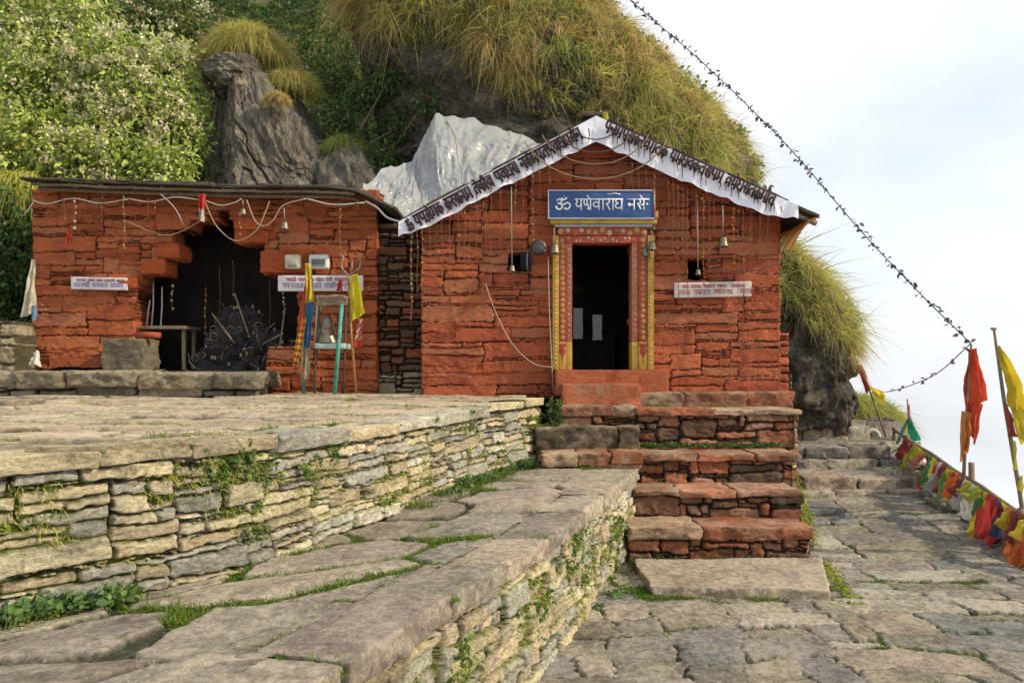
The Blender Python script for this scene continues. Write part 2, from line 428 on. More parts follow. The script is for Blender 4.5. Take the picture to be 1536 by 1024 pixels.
M = dict(
    wall=stone_mat('dry_stone', None, .58, 1.38, 3.0, .9, fine=(.52, 1.45), patch=(.40, .38, .33), patch_th=(.6, .72), dark=(.10, .085, .065)),
    pave=stone_mat('flagstone', None, .52, 1.42, 2.2, .75, fine=(.52, 1.45), spots=(.42, .38, .30), patch=(.29, .255, .20), patch_th=(.52, .7), pscale=2.2, stretch=(1, 1, 1), dark=(.15, .125, .10)),
    red=stone_mat('red_painted_stone', None, .72, 1.26, 3.5, .6, fine=(.74, 1.22), spots=(.36, .19, .11), patch=(.33, .11, .05), patch_th=(.55, .75), pscale=2.5, dark=(.17, .045, .022)),
    steps=stone_mat('worn_red_stone', None, .6, 1.35, 3.0, .7, patch=(.30, .22, .15), patch_th=(.52, .66), pscale=3.5, dark=(.09, .055, .035)),
    dark=stone_mat('dark_stone', None, .6, 1.4, 3.0, .7, patch=(.20, .14, .09), patch_th=(.6, .75)),
    rock=stone_mat('grey_rock', (.105, .092, .072), .25, 2.2, fine=(.4, 1.7), sc=1.5, bump=1.0, patch=(.44, .38, .24), patch_th=(.57, .66), pscale=2.0, stretch=(4.2, 4.2, .4), rot=(0, math.radians(-25), 0), dark=(.045, .04, .032)),
    boulder=stone_mat('boulder_rock', (.070, .058, .043), .25, 2.1, 2.2, 1.0, fine=(.3, 1.8), patch=(.20, .16, .11), patch_th=(.58, .70), pscale=2.6, stretch=(1, 1, 1.4), dark=(.022, .02, .016)),
    blade=plain('grass_blade', None, .6, 0, .2, 3, 0, .45),
    leaf=plain('leaf', None, .5, 0, .2, 5, 0, .35),
    bark=plain('bark', (.13, .09, .06), .9, 0, .4, 9, .5),
    earth=stone_mat('earth', (.10, .085, .05), .5, 1.4, .8, .8, patch=(.06, .085, .025), patch_th=(.42, .6), pscale=.9, stretch=(1, 1, 1)),
    cloth=plain('cloth', None, .85, 0, .12, 8, .1, .3),
    paint=plain('painted_wood', None, .6, 0, .25, 14, .2),
    metal=plain('bell_metal', (.22, .19, .13), .5, .7, .35, 12, .15),
    iron=plain('dark_iron', (.10, .095, .09), .55, .6, .3, 14, .15),
    trinket=plain('trinket', None, .4, .1, .15, 12, 0),
    wood=plain('weathered_wood', (.20, .15, .10), .85, 0, .4, 6, .4, stretch=(6, 6, .8)),
    slate=stone_mat('slate_roof', (.085, .07, .055), .5, 1.5, 4, .6, patch=(.20, .16, .08), patch_th=(.55, .7)),
    void=plain('interior_shade', (.028, .023, .020), .95, 0, .4, 3, .3),  # near-black: the darkness of the closed rooms is put into the colour
    board=plain('sign_board', None, .5, 0, .12, 7, .05),
    ink=plain('lettering_paint', None, .7, 0, .1, 9, 0),
)
def tarp_mat():
    m, n, l, b = nt('plastic_sheet')
    v = noise(n, l, 2.5, 6, .65, mapscale=(1, 1, .5)); c = mixc(n, l, rng_(n, l, v, .35, .7, 0, 1), (.50, .50, .47), (.34, .36, .38)); l.new(c, b.inputs['Base Color'])
    b.inputs['Roughness'].default_value = .26; b.inputs['Specular IOR Level'].default_value = .6
    v2 = noise(n, l, 7, 6, .7, mapscale=(1.6, 1, .5)); bp = n.new('ShaderNodeBump'); bp.inputs['Strength'].default_value = .22; bp.inputs['Distance'].default_value = .03; l.new(v2, bp.inputs['Height']); l.new(bp.outputs[0], b.inputs['Normal'])
    t = n.new('ShaderNodeBsdfTranslucent'); l.new(c, t.inputs[0]); mx = n.new('ShaderNodeMixShader'); mx.inputs[0].default_value = .30
    l.new(b.outputs[0], mx.inputs[1]); l.new(t.outputs[0], mx.inputs[2]); l.new(mx.outputs[0], n['Material Output'].inputs[0])
    return m
M['tarp'] = tarp_mat()
# ------------------------------------------------------------------ the lie of the land
def ip(x, pts): return np.interp(x, [p[0] for p in pts], [p[1] for p in pts])
_yy = np.linspace(0, 10, 401); _xx = ip(_yy, [(0, -5.5), (2.5, -2.83), (2.9, -2.40), (3.28, -1.98), (3.64, -1.62), (3.95, -1.38), (5.29, -.93), (6.8, -.42), (8.3, .09), (10, .68)])
_xx = np.convolve(np.pad(_xx, 12, 'edge'), np.ones(25) / 25, 'valid')
def xw(y): return np.interp(y, _yy, _xx) + .24 * sstep(7.2, 8.4, y)              # foot of the upper wall
def xe(y): return 1.26 - .358 * (7.5 - y) - .10 * (1 - sstep(2.2, 5.0, y))                                        # edge of the lower terrace
def zt(y): return EYE - ip(y, [(1, .39), (3.1, .385), (3.6, .37), (4.2, .39), (5.2, .42), (6.2, .425), (8, .355), (9.5, .335)])
def xf(y): return 4.80 + .175 * (y - 6.9)                                        # line of the rail
ZL = .80
def zp(y): return np.where(y < 9.5, np.maximum(0, .125 * (np.minimum(y, 9.2) - 7)), np.where(y < 10.3, .47, np.where(y < 11.05, .75, .97)))

# ground sheet: courtyard, hillside behind, drop beyond the rail
gx = np.concatenate([np.linspace(-60, -10, 22)[:-1], np.linspace(-10, 12, 110)[:-1], np.linspace(12, 60, 18)]); gy = np.concatenate([np.linspace(-30, 0, 12)[:-1], np.linspace(0, 26, 130)[:-1], np.linspace(26, 90, 24)])
GX, GY = np.meshgrid(gx, gy, indexing='ij')
def ground_z(x, y):
    b = -.28 + 0 * x
    hill = 1.35 * np.maximum(0, y - 10.7) * (1 - .4 * sstep(18, 30, y)); hw = 1 - sstep(-1.2, 2.0, x)
    bump = (.45 * fbm(x * .5, y * .5, 1.1, 4, 3) + .22 * fbm(x * 1.7, y * 1.7, 5.1, 3, 8))
    b = b + hw * hill + hw * sstep(10.5, 12, y) * bump
    b = b + .95 * sstep(9.6, 10.8, y) * sstep(2.5, 3.5, x)
    b = b - 1.4 * np.maximum(0, x - xf(np.minimum(y, 13)) - .35) - 1.2 * np.maximum(0, y - 12.6) * (1 - hw) + .1 * bump
    return b
o = mesh_np('ground', np.stack([GX, GY, ground_z(GX, GY)], -1).reshape(-1, 3), grid_faces(len(gx), len(gy))[:, ::-1], M['earth'], smooth=True); tag(o, kind='structure')

TAN = [(.55, .46, .28), (.50, .42, .26), (.58, .50, .33), (.42, .39, .31), (.46, .38, .24), (.48, .45, .35), (.36, .34, .28)]
GREY = [(.275, .24, .18), (.25, .22, .175), (.32, .28, .21), (.22, .195, .16), (.30, .25, .18), (.35, .31, .24), (.215, .205, .185)]
def tan(*a): return jit(random.choice(TAN), .18)
def grey(*a): return jit(random.choice(GREY), .16)
MOSS = (.13, .16, .03)

JP = {}   # joints in which grass can root
def joint_pts(key, X, J, mm, kq, jt=.75, mt=.45):
    m = (J > jt) & (mm > mt)
    JP[key] = X[m]

# path and terraces
def mp_path(U, Vv, H):
    x = U; y = Vv; return np.stack([x, y, zp(y) + .05 * sstep(3, 4.4, x) + .025 * fbm(x * .7, y * .7, 3., 2, 40) + H], -1)
st = pack(8.2, 9.6, (.26, .72), (.19, .38), .10, .12); o4 = random.Random(5)
V, Fq, C, aux = masonry(8.2, 9.6, .0125, st, grey, lambda U, Vv, H: mp_path(U - 2.2 + .16 * fbm(Vv * .5, 0 * Vv, 3.1, 2, 8), Vv + 2.5 + .22 * fbm(U * .45, Vv * .3, 1.1, 2, 6), H), (.055, .05, .035), joint=.024, gap=.003, edge=.008, off=.013, warp=.036, amp=.0065, tilt=.03,
                        rr=(.05, .35), jsh=3.5, shear=.13, moss=(.06, .09, .02), seed=3)
X, J, _ = aux; i_ = Fq[:, 0]; xc, yc = V[i_, 0], V[i_, 1]; Fq = Fq[(xc > xe(yc) - .1) & (xc < xf(yc) + .3) & ~((yc > 7.6) & (xc < 2.9))][:, ::-1]
tag(mesh_np('path', V, Fq, M['pave'], cols=C, smooth=True), kind='structure')
ok = (X[..., 0] > xe(X[..., 1])) & (X[..., 0] < xf(X[..., 1]) + .2) & ~((X[..., 1] > 7.0) & (X[..., 0] < 3.0)); joint_pts('path', X, J * ok, sstep(-.1, .3, fbm(X[..., 0] * 1.1, X[..., 1] * 1.1, 2.2, 3, 80)), None, .8, .4)

def mp_low(U, Vv, H):
    y = Vv; return np.stack([xw(y) - .12 + U, y, ZL - .004 + H + .02 * fbm(U, y, 9., 2, 41)], -1)
V, Fq, C, aux = paving(0, 2.7, 2.1, 8.3, .0135, .66, .62, lambda: jit(random.choice([(.30, .255, .20), (.27, .235, .19), (.33, .28, .215), (.26, .22, .17)]), .14), mp_low, (.05, .05, .03), seed=11, moss=(.075, .12, .022),
                       off=.012, warp=.05, gap=.026, edge=.010, amp=.007, joint=.03, mossth=-.25, keep=lambda c: c[..., 0] < xe(c[..., 1]) - .3)
tag(mesh_np('lower_terrace_paving', V, Fq, M['pave'], cols=C, smooth=True), kind='structure'); X, J, mm, kq = aux
joint_pts('low', X, J * (X[..., 0] < xe(X[..., 1]) - .35), mm, kq, .7, .06)

def mp_up(U, Vv, H):
    y = Vv; return np.stack([xw(np.minimum(y, 8.4)) - U, y, zt(y) - .004 + H], -1)
V, Fq, C, aux = paving(.2, 7.6, 2.2, 9.75, .024, .75, .42, lambda: jit(random.choice([(.47, .38, .26), (.43, .355, .24), (.50, .41, .285), (.40, .32, .22)]), .14), mp_up, (.07, .06, .035), seed=21, moss=(.09, .13, .025), off=.016, mossth=.05, edge=.018, gap=.006, warp=.03)
tag(mesh_np('upper_terrace_paving', V, Fq[:, ::-1], M['pave'], cols=C, smooth=True), kind='structure'); X, J, mm, kq = aux
joint_pts('up', X, J * (X[..., 1] < 9.2), mm, kq, .7, .4)

# ------------------------------------------------------------------ the two retaining walls
CJ = []
def retaining(name, label, y0, y1, xl, zb, ztop, res, seed, coplen, copdepth, copt, wr, hr, inw, mossy, jt=(.06, .055, .03)):
    root = thing(name, (float(xl(np.array(y0 + 2.))), y0 + 2, float(zb)), label, 'stone wall')
    ys = np.linspace(y0, y1, 400); xs = xl(ys); L = np.concatenate([[0], np.cumsum(np.hypot(np.diff(xs), np.diff(ys)))]); Wd = L[-1]
    Hmax = float(np.max(ztop(ys)) - zb - copt)
    def mp(U, Vv, H):
        y = np.interp(U, L, ys); x = xl(y); e = .01; tx = (xl(y + e) - xl(y - e)) / (2 * e); nn = np.hypot(tx, 1); nx, ny = 1 / nn, -tx / nn
        hh = ztop(y) - zb - copt; z = zb + Vv / Hmax * hh; b = H - .05 * Vv + .02 * fbm(U * .8, Vv * 2, 1., 2, seed)
        return np.stack([x + nx * b, y + ny * b, z], -1)
    st = pack(Wd, Hmax, wr, hr, .30, .09)
    V, Fq, C, aux = masonry(Wd, Hmax, res, st, tan, mp, jt, joint=.055, off=.026, edge=.010, warp=.024, amp=.012, tilt=.14, seed=seed, moss=mossy, rr=(.05, .35), jsh=3.2, gap=.003)
    mesh_np('wall', V, Fq, M['wall'], root, C, True); X, J, _ = aux
    JP[name] = X[(J > .7) & (fbm(X[..., 0] * 2, X[..., 1] * 2, X[..., 2] * 3, 2, 5) > .05)]
    s = 0.0
    while s < Wd - .05:
        ln = min(random.uniform(*coplen), Wd - s); 
        if Wd - s - ln < .25: ln = Wd - s
        ya, yb = np.interp(s + .008, L, ys), np.interp(s + ln - .008, L, ys); dp = random.uniform(*copdepth); ov = random.uniform(.0, .035)
        sk = random.uniform(-.12, .12)
        for q_ in np.linspace(0, 1, 12): CJ.append((float(xl(ya)) + inw * dp * q_ * 1.05, float(ya) - .008 + sk * q_, float(ztop(ya)) - .02)); CJ.append((float(xl(ya + (yb - ya) * q_)) + inw * (dp + .02), float(ya + (yb - ya) * q_) + sk, float(ztop(ya)) - .02))
        q = [(xl(ya) + inw * dp, ya + sk), (xl(ya) - inw * ov, ya - .0), (xl(yb) - inw * ov, yb), (xl(yb) + inw * dp, yb + sk)]
        if inw > 0: q = [q[1], q[0], q[3], q[2]]
        zc = float(ztop((ya + yb) / 2)); up = random.uniform(-.008, .016)
        col = tan() if seed == 31 else jit(random.choice([(.30, .25, .195), (.275, .235, .185), (.33, .275, .205)]), .14)
        V, Q, C = rock_box(q, zc - copt * random.uniform(.8, 1.2), zc + up, col, r=.012, amp=.013, cell=.022)
        mesh_np('coping_stone', V, Q, M['pave' if seed != 31 else 'wall'], root, C, True)
        s += ln
    return root
retaining('upper_retaining_wall', 'taller-standing pale dry-stone wall that carries the upper terrace before the red buildings', 2.2, 8.35, xw, ZL - .03, zt, .009, 31, (.35, .85), (.28, .45), .085, (.14, .5), (.03, .085), -1, (.16, .18, .035))
retaining('lower_retaining_wall', 'mossy dry-stone wall dropping from the lower terrace to the paved path', 1.4, 7.62, xe, -.06, lambda y: ZL + 0 * y, .009, 37, (.4, .9), (.34, .56), .10, (.12, .42), (.035, .11), -1, (.17, .19, .035))

# ------------------------------------------------------------------ stone staircase
RED = [(.36, .125, .06), (.31, .11, .055), (.38, .15, .08), (.27, .12, .07), (.32, .17, .105)]
DRK = [(.16, .085, .05), (.13, .08, .05), (.22, .11, .06)]
def redc(*a): return jit(random.choice(RED + [(.36, .25, .165), (.33, .22, .14)]), .16)
def stepmesh(root, x0, x1, yf, yb, z0, z1, skew=(0, 0), nst=3, tread=.11, label=None, cols=None):
    b = MB(); xs = [0] + sorted(random.uniform(.2, .8) if nst == 2 else (k + random.uniform(-.2, .2)) / nst for k in range(1, nst)) + [1]
    for k in range(nst):
        a, c = x0 + (x1 - x0) * xs[k] + .003, x0 + (x1 - x0) * xs[k + 1] - .003; y = yf + random.uniform(-.02, .015); th = tread * random.uniform(.85, 1.2)
        col = jit(random.choice(cols), .2) if cols else redc()
        V, Q, C = rock_box([(a, y), (c, y + random.uniform(-.01, .01)), (c, yb), (a, yb)], z1 - th, z1 + random.uniform(-.008, .008), col, .016, .02, .026)
        C = np.array(C); n = sstep(-.35, .4, fbm(V[:, 0] * 4, V[:, 1] * 4, V[:, 2] * 4, 3, 7))
        C = C * (1 - .5 * n[:, None]) + np.array((.42, .31, .20)) * .5 * n[:, None] * (V[:, 2] > z1 - .03)[:, None] + C * .5 * n[:, None] * (V[:, 2] <= z1 - .03)[:, None]
        b.arr((V, Q, C))
    hh = z1 - z0 - tread * .85
    if hh > .05:
        yfr = yf + .035
        st = pack(x1 - x0, hh, (.12, .5), (.06, .16), .3, .15)
        V, Fq, C, _ = masonry(x1 - x0, hh, .012, st, lambda *a: jit(random.choice(RED + DRK + [(.30, .11, .05)]), .25), lambda U, Vv, H: np.stack([x0 + U, yfr - H, z0 + Vv], -1), (.03, .022, .016), joint=.06, off=.028, edge=.016, warp=.03, amp=.014, tilt=.14, seed=int(yf * 100), skirt=.3)
        b.add(V, Fq, (), C)
        st = pack(yb - yf, hh, (.12, .3), (.05, .12), .3, .1)           # visible right flank
        V, Fq, C, _ = masonry(yb - yf - .04, hh, .014, st, tan, lambda U, Vv, H: np.stack([x1 - .02 + H, yf + .04 + U, z0 + Vv], -1), (.05, .05, .02), joint=.04, off=.015, edge=.02, seed=int(yf * 70), moss=(.2, .22, .03))
        b.add(V, Fq, (), C)
    o = b.build('step', M['steps'], root, True)
    if label: o['label'] = label
    return o
stair = thing('stone_staircase', (2.2, 7.6, 0), 'broad flight of red-stained rough stone steps climbing to the temple door', 'staircase')
stepmesh(stair, 1.10, 2.83, 6.92, 7.6, -.04, .345, nst=2, tread=.10)
stepmesh(stair, 1.20, 2.91, 7.36, 8.0, .24, .625, nst=3, tread=.075)
stepmesh(stair, 1.36, 3.04, 7.82, 8.5, .52, .935, nst=3, tread=.085)
stepmesh(stair, 1.40, 3.24, 8.30, 9.0, .83, 1.375, nst=2, tread=.065)
stepmesh(stair, 1.50, 3.40, 8.90, 9.35, 1.27, 1.545, nst=3, tread=.2)
stepmesh(stair, .30, 1.37, 7.66, 8.3, .74, .955, nst=3, tread=.13)
stepmesh(stair, .26, 1.39, 8.06, 8.5, .86, 1.19, nst=2, tread=.3, label='dark mossy low step', cols=[(.15, .13, .075), (.12, .10, .06)])
stepmesh(stair, .46, 1.42, 8.38, 8.95, 1.1, 1.405, nst=2, tread=.13)
b = MB(); b.arr(rock_box([(.595, 8.72), (1.52, 8.72), (1.52, 9.12), (.595, 9.12)], 1.38, 1.645, (.40, .13, .06), .012, .006, .03)); b.build('step', M['steps'], stair, True)
b = MB(); b.arr(rock_box([(.53, 8.98), (1.90, 8.98), (1.90, 9.3), (.53, 9.3)], 1.5, 1.812, (.40, .115, .05), .012, .004, .03)); b.build('threshold', M['red'], stair, True)
V, Q, C = rock_box([(1.12, 5.96), (2.52, 5.86), (2.88, 6.86), (1.12, 6.80)], -.03, .085, (.37, .30, .22), .014, .014, .022)
tag(mesh_np('paving_slab', V, Q, M['pave'], None, C, True), 'long pale slab lying in front of the lowest red step', 'slab')
V, Q, C = rock_box([(-6.2, 7.0), (-4.85, 7.15), (-4.75, 7.55), (-6.2, 7.7)], float(zt(7)) - .02, float(zt(7)) + .085, (.15, .12, .085), .03, .016, .04)
tag(mesh_np('paving_slab', V, Q, M['pave'], None, C, True), 'dark low slab lying on the upper terrace before the kerb of the left hut', 'slab')

# steps of the path on the right
ps = thing('path_steps', (4.2, 9.6, .25), 'low grey stone steps of the path beside the rail with flags', 'steps')
def pstep(x0, x1, yf, yb, z0, z1, n, cl=None):
    b = MB(); xs = np.linspace(x0, x1, n + 1); xs[1:-1] += RNG.uniform(-.15, .15, n - 1)
    for k in range(n):
        y = yf + random.uniform(-.06, .06)
        b.arr(rock_box([(xs[k] + .005, y), (xs[k + 1] - .005, y + random.uniform(-.05, .05)), (xs[k + 1] - .005, yb), (xs[k] + .005, yb)], z0, z1 + random.uniform(-.02, .015), cl or jit(random.choice(GREY), .2), .025, .018, .035))
    b.build('step', M['pave'], ps, True)
pstep(3.62, 4.75, 9.12, 9.75, .20, .48, 2, (.36, .27, .20)); pstep(4.75, 5.3, 9.35, 9.9, .20, .45, 2)
pstep(3.4, 5.3, 9.88, 10.4, .44, .62, 4); pstep(3.5, 5.15, 10.0, 10.6, .6, .77, 3)
pstep(3.5, 5.2, 10.7, 11.3, .7, .99, 4); pstep(3.3, 5.1, 9.0, 9.3, .1, .33, 3)
pstep(2.98, 3.75, 8.35, 8.85, .1, .25, 1); pstep(2.95, 3.65, 8.15, 8.6, .06, .17, 1)
for q, (px, py, d, sz, c) in enumerate([(1262, 640, 11.4, .34, 'grey rock on top of the far path steps, largest of three'), (1292, 645, 11.2, .3, 'brown rock on top of the far path steps, middle of three'), (1316, 633, 11.5, .22, 'small dark rock on top of the far path steps, nearest the rail')]):
    p = P(px, py, d); V, Q, C = rock_box([(p[0] - sz, d - .2), (p[0] + sz, d - .15), (p[0] + sz * .9, d + .2), (p[0] - sz * .9, d + .25)], .93, p[2] + .06, [(.14, .12, .1), (.2, .15, .1), (.12, .1, .08)][q], .06, .05, .05)
    tag(mesh_np('rock', V, Q, M['dark'], None, C, True), c, 'rock', 'rocks at the end of the path')
p = P(1308, 655, 11.0); b = MB(); th = np.linspace(0, 2 * math.pi, 17)
b.tube(np.stack([p[0] + .10 * np.cos(th), p[1] + 0 * th, p[2] + .10 * np.sin(th)], 1), .035, 8, cap=False)
tag(b.build('pipe_end', plain('pale_concrete', (.45, .42, .38), .85), None, True), 'round pale pipe end lying on the far path steps', 'pipe')

# ------------------------------------------------------------------ temple
YT = 9.2; X0T, X1T, ZB, ZA = -1.13, 3.345, 1.47, 4.85
APX, APZ = 1.0, 4.866; SLL, SLR = .536, .444
def roofz(x): return np.where(x < APX, APZ - SLL * (APX - x), APZ - SLR * (x - APX))
REDP = [(.43, .122, .055), (.40, .110, .050), (.46, .14, .064), (.37, .098, .046), (.41, .145, .075)]
def paint(*a): return jit(np.array(random.choice(REDP)) * (.93, .88, .84), .13, .04)
temple = thing('temple', (1.1, YT, 1.5), 'small red-painted stone temple with gabled slate roof under the boulder', 'temple')
st = pack(X1T - X0T, ZA - ZB, (.24, .85), (.05, .135), .34, .22)
def keepT(u, v):
    x, z = u + X0T, v + ZB
    k = z < roofz(x) - .09
    k &= ~((x > .70) & (x < 1.52) & (z > 1.79) & (z < 3.42))
    k &= ~((x > -.05) & (x < .215) & (z > 3.03) & (z < 3.275)); k &= ~((x > 2.175) & (x < 2.435) & (z > 2.93) & (z < 3.20))
    return k
V, Fq, C, _ = masonry(X1T - X0T, ZA - ZB, .0125, st, paint, lambda U, Vv, H: np.stack([X0T + U, YT - H, ZB + Vv], -1), (.035, .012, .008), joint=.038, off=.009, edge=.010, warp=.022, amp=.007, tilt=.05, rr=(.08, .5), fill=(.38, .098, .042), keep=keepT, skirt=.35, seed=51, gap=.002)
mesh_np('front_wall', V, Fq, M['red'], temple, C, True)
b = MB()
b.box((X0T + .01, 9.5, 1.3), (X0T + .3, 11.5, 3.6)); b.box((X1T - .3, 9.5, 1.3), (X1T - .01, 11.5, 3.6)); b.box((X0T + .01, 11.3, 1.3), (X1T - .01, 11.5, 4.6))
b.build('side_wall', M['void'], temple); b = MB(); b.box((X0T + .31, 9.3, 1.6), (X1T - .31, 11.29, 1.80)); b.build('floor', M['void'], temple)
# stub of low wall at the right corner
st = pack(.17, 1.0, (.1, .17), (.07, .15)); V, Fq, C, _ = masonry(.17, .98, .0125, st, paint, lambda U, Vv, H: np.stack([3.37 + U, 9.42 - H, 1.30 + Vv], -1), (.035, .012, .008), joint=.04, seed=59, skirt=.5, warp=.015)
mesh_np('corner_buttress', V, Fq, M['red'], temple, C, True)
def roof_slab(xa, za, xb, zb, y0, y1, t, seed):
    """slate courses: overlapping ragged slabs from eave up to ridge"""
    b = MB(); n = 6; L = math.hypot(xb - xa, zb - za)
    for k in range(n):
        y = y0
        while y < y1:
            w = min(random.uniform(.4, .8), y1 - y); f0, f1 = max(0, (k - .18) / n), min(1, (k + 1) / n)
            x0, x1 = xa + (xb - xa) * f0, xa + (xb - xa) * f1; zz0, zz1 = za + (zb - za) * f0, za + (zb - za) * f1
            lift = .018 + random.uniform(0, .012)
            lo, hi = min(x0, x1), max(x0, x1); zl = lambda x, y_, x0=x0, x1=x1, a=zz0, c=zz1: a + (c - a) * (x - x0) / (x1 - x0)
            jo = random.uniform(-.015, .02) if y == y0 else 0
            b.arr(rock_box([(lo, y + .004 + jo), (hi, y + .004 + jo), (hi, y + w - .004), (lo, y + w - .004)], -t + lift * (1 if k % 2 else .3), lift * (1 if k % 2 else .3), jit((.13, .11, .085), .25), .012, .008, .06, zf=zl))
            y += w
    return b
lx, rx = -1.36, 3.69
roof_slab(lx, float(roofz(lx)), APX + .02, APZ, 8.86, 11.7, .045, 1).build('roof_slope', M['slate'], temple, True)
roof_slab(rx, float(roofz(rx)), APX - .02, APZ, 8.86, 11.7, .045, 2).build('roof_slope', M['slate'], temple, True)
b = MB(); b.arr(rock_box([(APX - .16, 8.84), (APX + .17, 8.84), (APX + .17, 11.7), (APX - .16, 11.7)], APZ - .02, APZ + .04, (.12, .1, .075), .02, .015, .06)); b.build('ridge', M['slate'], temple, True)
b = MB()                                # boards under the slates and a rafter behind the rake
for xa in (lx, rx):
    za = float(roofz(xa))
    for y0 in (8.93, 10.2, 11.6):
        pts = np.array([(xa, y0 + .04, za - .085), (APX, y0 + .04, APZ - .085)]); b.tube(pts, .035, 6)
b.build('rafter', M['wood'], temple)
# striped cloth sagging under the right eave
n1, n2 = 14, 60; t = np.linspace(0, 1, n1); yy = np.linspace(8.82, 10.6, n2); T_, Y_ = np.meshgrid(t, yy, indexing='ij')
Xs = 3.68 - .33 * T_ ** .8 + .012 * np.sin(Y_ * 30); Zs = 3.635 - .36 * T_ ** 1.5 + .02 * np.sin(Y_ * 22 + T_ * 3); 
cc = np.array([(.50, .15, .03), (.50, .42, .30), (.28, .30, .07), (.42, .09, .03)])[((Y_ * 14 + .3 * np.sin(T_ * 5)) % 4).astype(int)]
mesh_np('eave_cloth', np.stack([Xs, Y_, Zs], -1).reshape(-1, 3), grid_faces(n1, n2), M['cloth'], temple, cc.reshape(-1, 3), True)
# inside: low shelf, white sheets
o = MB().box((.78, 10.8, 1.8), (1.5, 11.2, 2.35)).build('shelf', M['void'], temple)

# painted door frame
YEL = (.42, .25, .05); CRIM = (.33, .06, .03)
fo = MB(); fo.box((.577, 9.083, 3.463), (1.663, 9.32, 3.56), CRIM); fo.box((.664, 9.098, 3.373), (1.553, 9.32, 3.46), (.40, .09, .05))
for k, x in enumerate(np.arange(.60, 1.66, .085)):
    fo.lathe(np.array([(.001, .02), (.016, .02), (.02, .008), (.036, .014), (.042, -.004)]) * random.uniform(.6, .95), (x, 9.085, 3.51 + .02 * math.sin(k * 2.4)), 10, [(.46, .29, .07), (.46, .34, .25), (.44, .12, .05)][(k * k + k // 2) % 3], 'y')
for k, x in enumerate(np.arange(.69, 1.54, .05)):
    fo.ball((x, 9.098, 3.415 + .02 * math.cos(k * 1.3)), .017, [(.55, .42, .15), (.42, .1, .1), (.5, .5, .42)][k % 3], 6)
frame = fo.build('door_frame', M['paint'], temple)
for (xa, xb), (xc, xd), (xe_, xf_), x1, x2, x3 in (((.50, .575), (.578, .662), (.665, .74), .537, .62, .70), ((1.665, 1.74), (1.555, 1.662), (1.475, 1.552), 1.70, 1.61, 1.513)):
    fr = MB(); fr.box((xa, 9.07, 1.815), (xb, 9.3, 3.46), YEL)
    fr.box((xc, 9.085, 2.16), (xd, 9.32, 3.46), CRIM); fr.box((xc, 9.082, 1.815), (xd, 9.32, 2.157), (.48, .29, .05))
    fr.box((xe_, 9.10, 2.16), (xf_, 9.34, 3.37), (.38, .13, .07)); fr.box((xe_, 9.095, 1.815), (xf_, 9.34, 2.157), (.48, .29, .05))
    for z in np.arange(2.21, 3.45, .066):
        fr.lathe([(.001, .004), (.008, .012), (.014, .004), (.022, .011), (.028, -.004)], (x2 + .006 * math.sin(z * 40), 9.086, z), 9, jit((.45, .29, .08), .2), 'y')
        if z < 3.33: fr.lathe([(.001, .010), (.010, .008), (.013, -.004)], (x3, 9.10, z + .02), 8, jit((.44, .34, .30), .2), 'y')
    for z in np.arange(1.9, 3.4, .05): fr.ball((x1, 9.072, z), .013, (.58, .42, .08), 6)
    fr.lathe([(.004, -.13), (.006, -.06), (.02, -.03), (.045, .02), (.03, .06), (.05, .10), (.055, .12), (.001, .121)], (x2, 9.082, 2.02), 12, (.30, .05, .03)); fr.V[-1][:, 1] = 9.08 + (fr.V[-1][:, 1] - 9.082) * .15
    fr.build('door_post', M['paint'], frame)
lt = MB(); lt.box((.47, 9.03, 3.60), (1.77, 9.3, 3.655), (.50, .34, .05)); lt.tube([(.50, 9.05, 3.685), (1.74, 9.05, 3.685)], .035, 10, (.46, .33, .06)); lt.box((.52, 9.06, 3.563), (1.72, 9.3, 3.598), (.34, .33, .36))
lt.box((.46, 9.0, 3.66), (.55, 9.28, 3.745), (.42, .22, .1)); lt.box((1.69, 9.0, 3.66), (1.78, 9.28, 3.745), (.42, .22, .1))
for x in np.arange(.6, 1.66, .06): lt.ball((x, 9.02, 3.675 + .006 * math.sin(x * 40)), .016, (.60, .44, .10), 6)
lt.build('lintel', M['paint'], temple)

# ------------------------------------------------------------------ dark unpainted wall between the buildings
jw = [(.17, .085, .05), (.13, .075, .05), (.23, .10, .055), (.18, .11, .07), (.11, .065, .045)]
st = pack(.66, 2.25, (.12, .4), (.04, .11), .3, .06)
V, Fq, C, _ = masonry(.66, 2.25, .0125, st, lambda a, b_, c, d: jit((.36, .31, .2) if d < .35 else random.choice(jw + ([(.26, .085, .04)] if .6 < d < 1.5 else [])), .2), lambda U, Vv, H: np.stack([-1.79 + U, 9.62 - H, 1.47 + Vv], -1), (.02, .016, .012), joint=.06, off=.03, edge=.018, warp=.022, amp=.012, tilt=.1, seed=61, skirt=.4)
tag(mesh_np('stone_wall', V, Fq, M['dark'], None, C, True), 'narrow dark unpainted stone wall filling the gap between red hut and temple', 'stone wall')

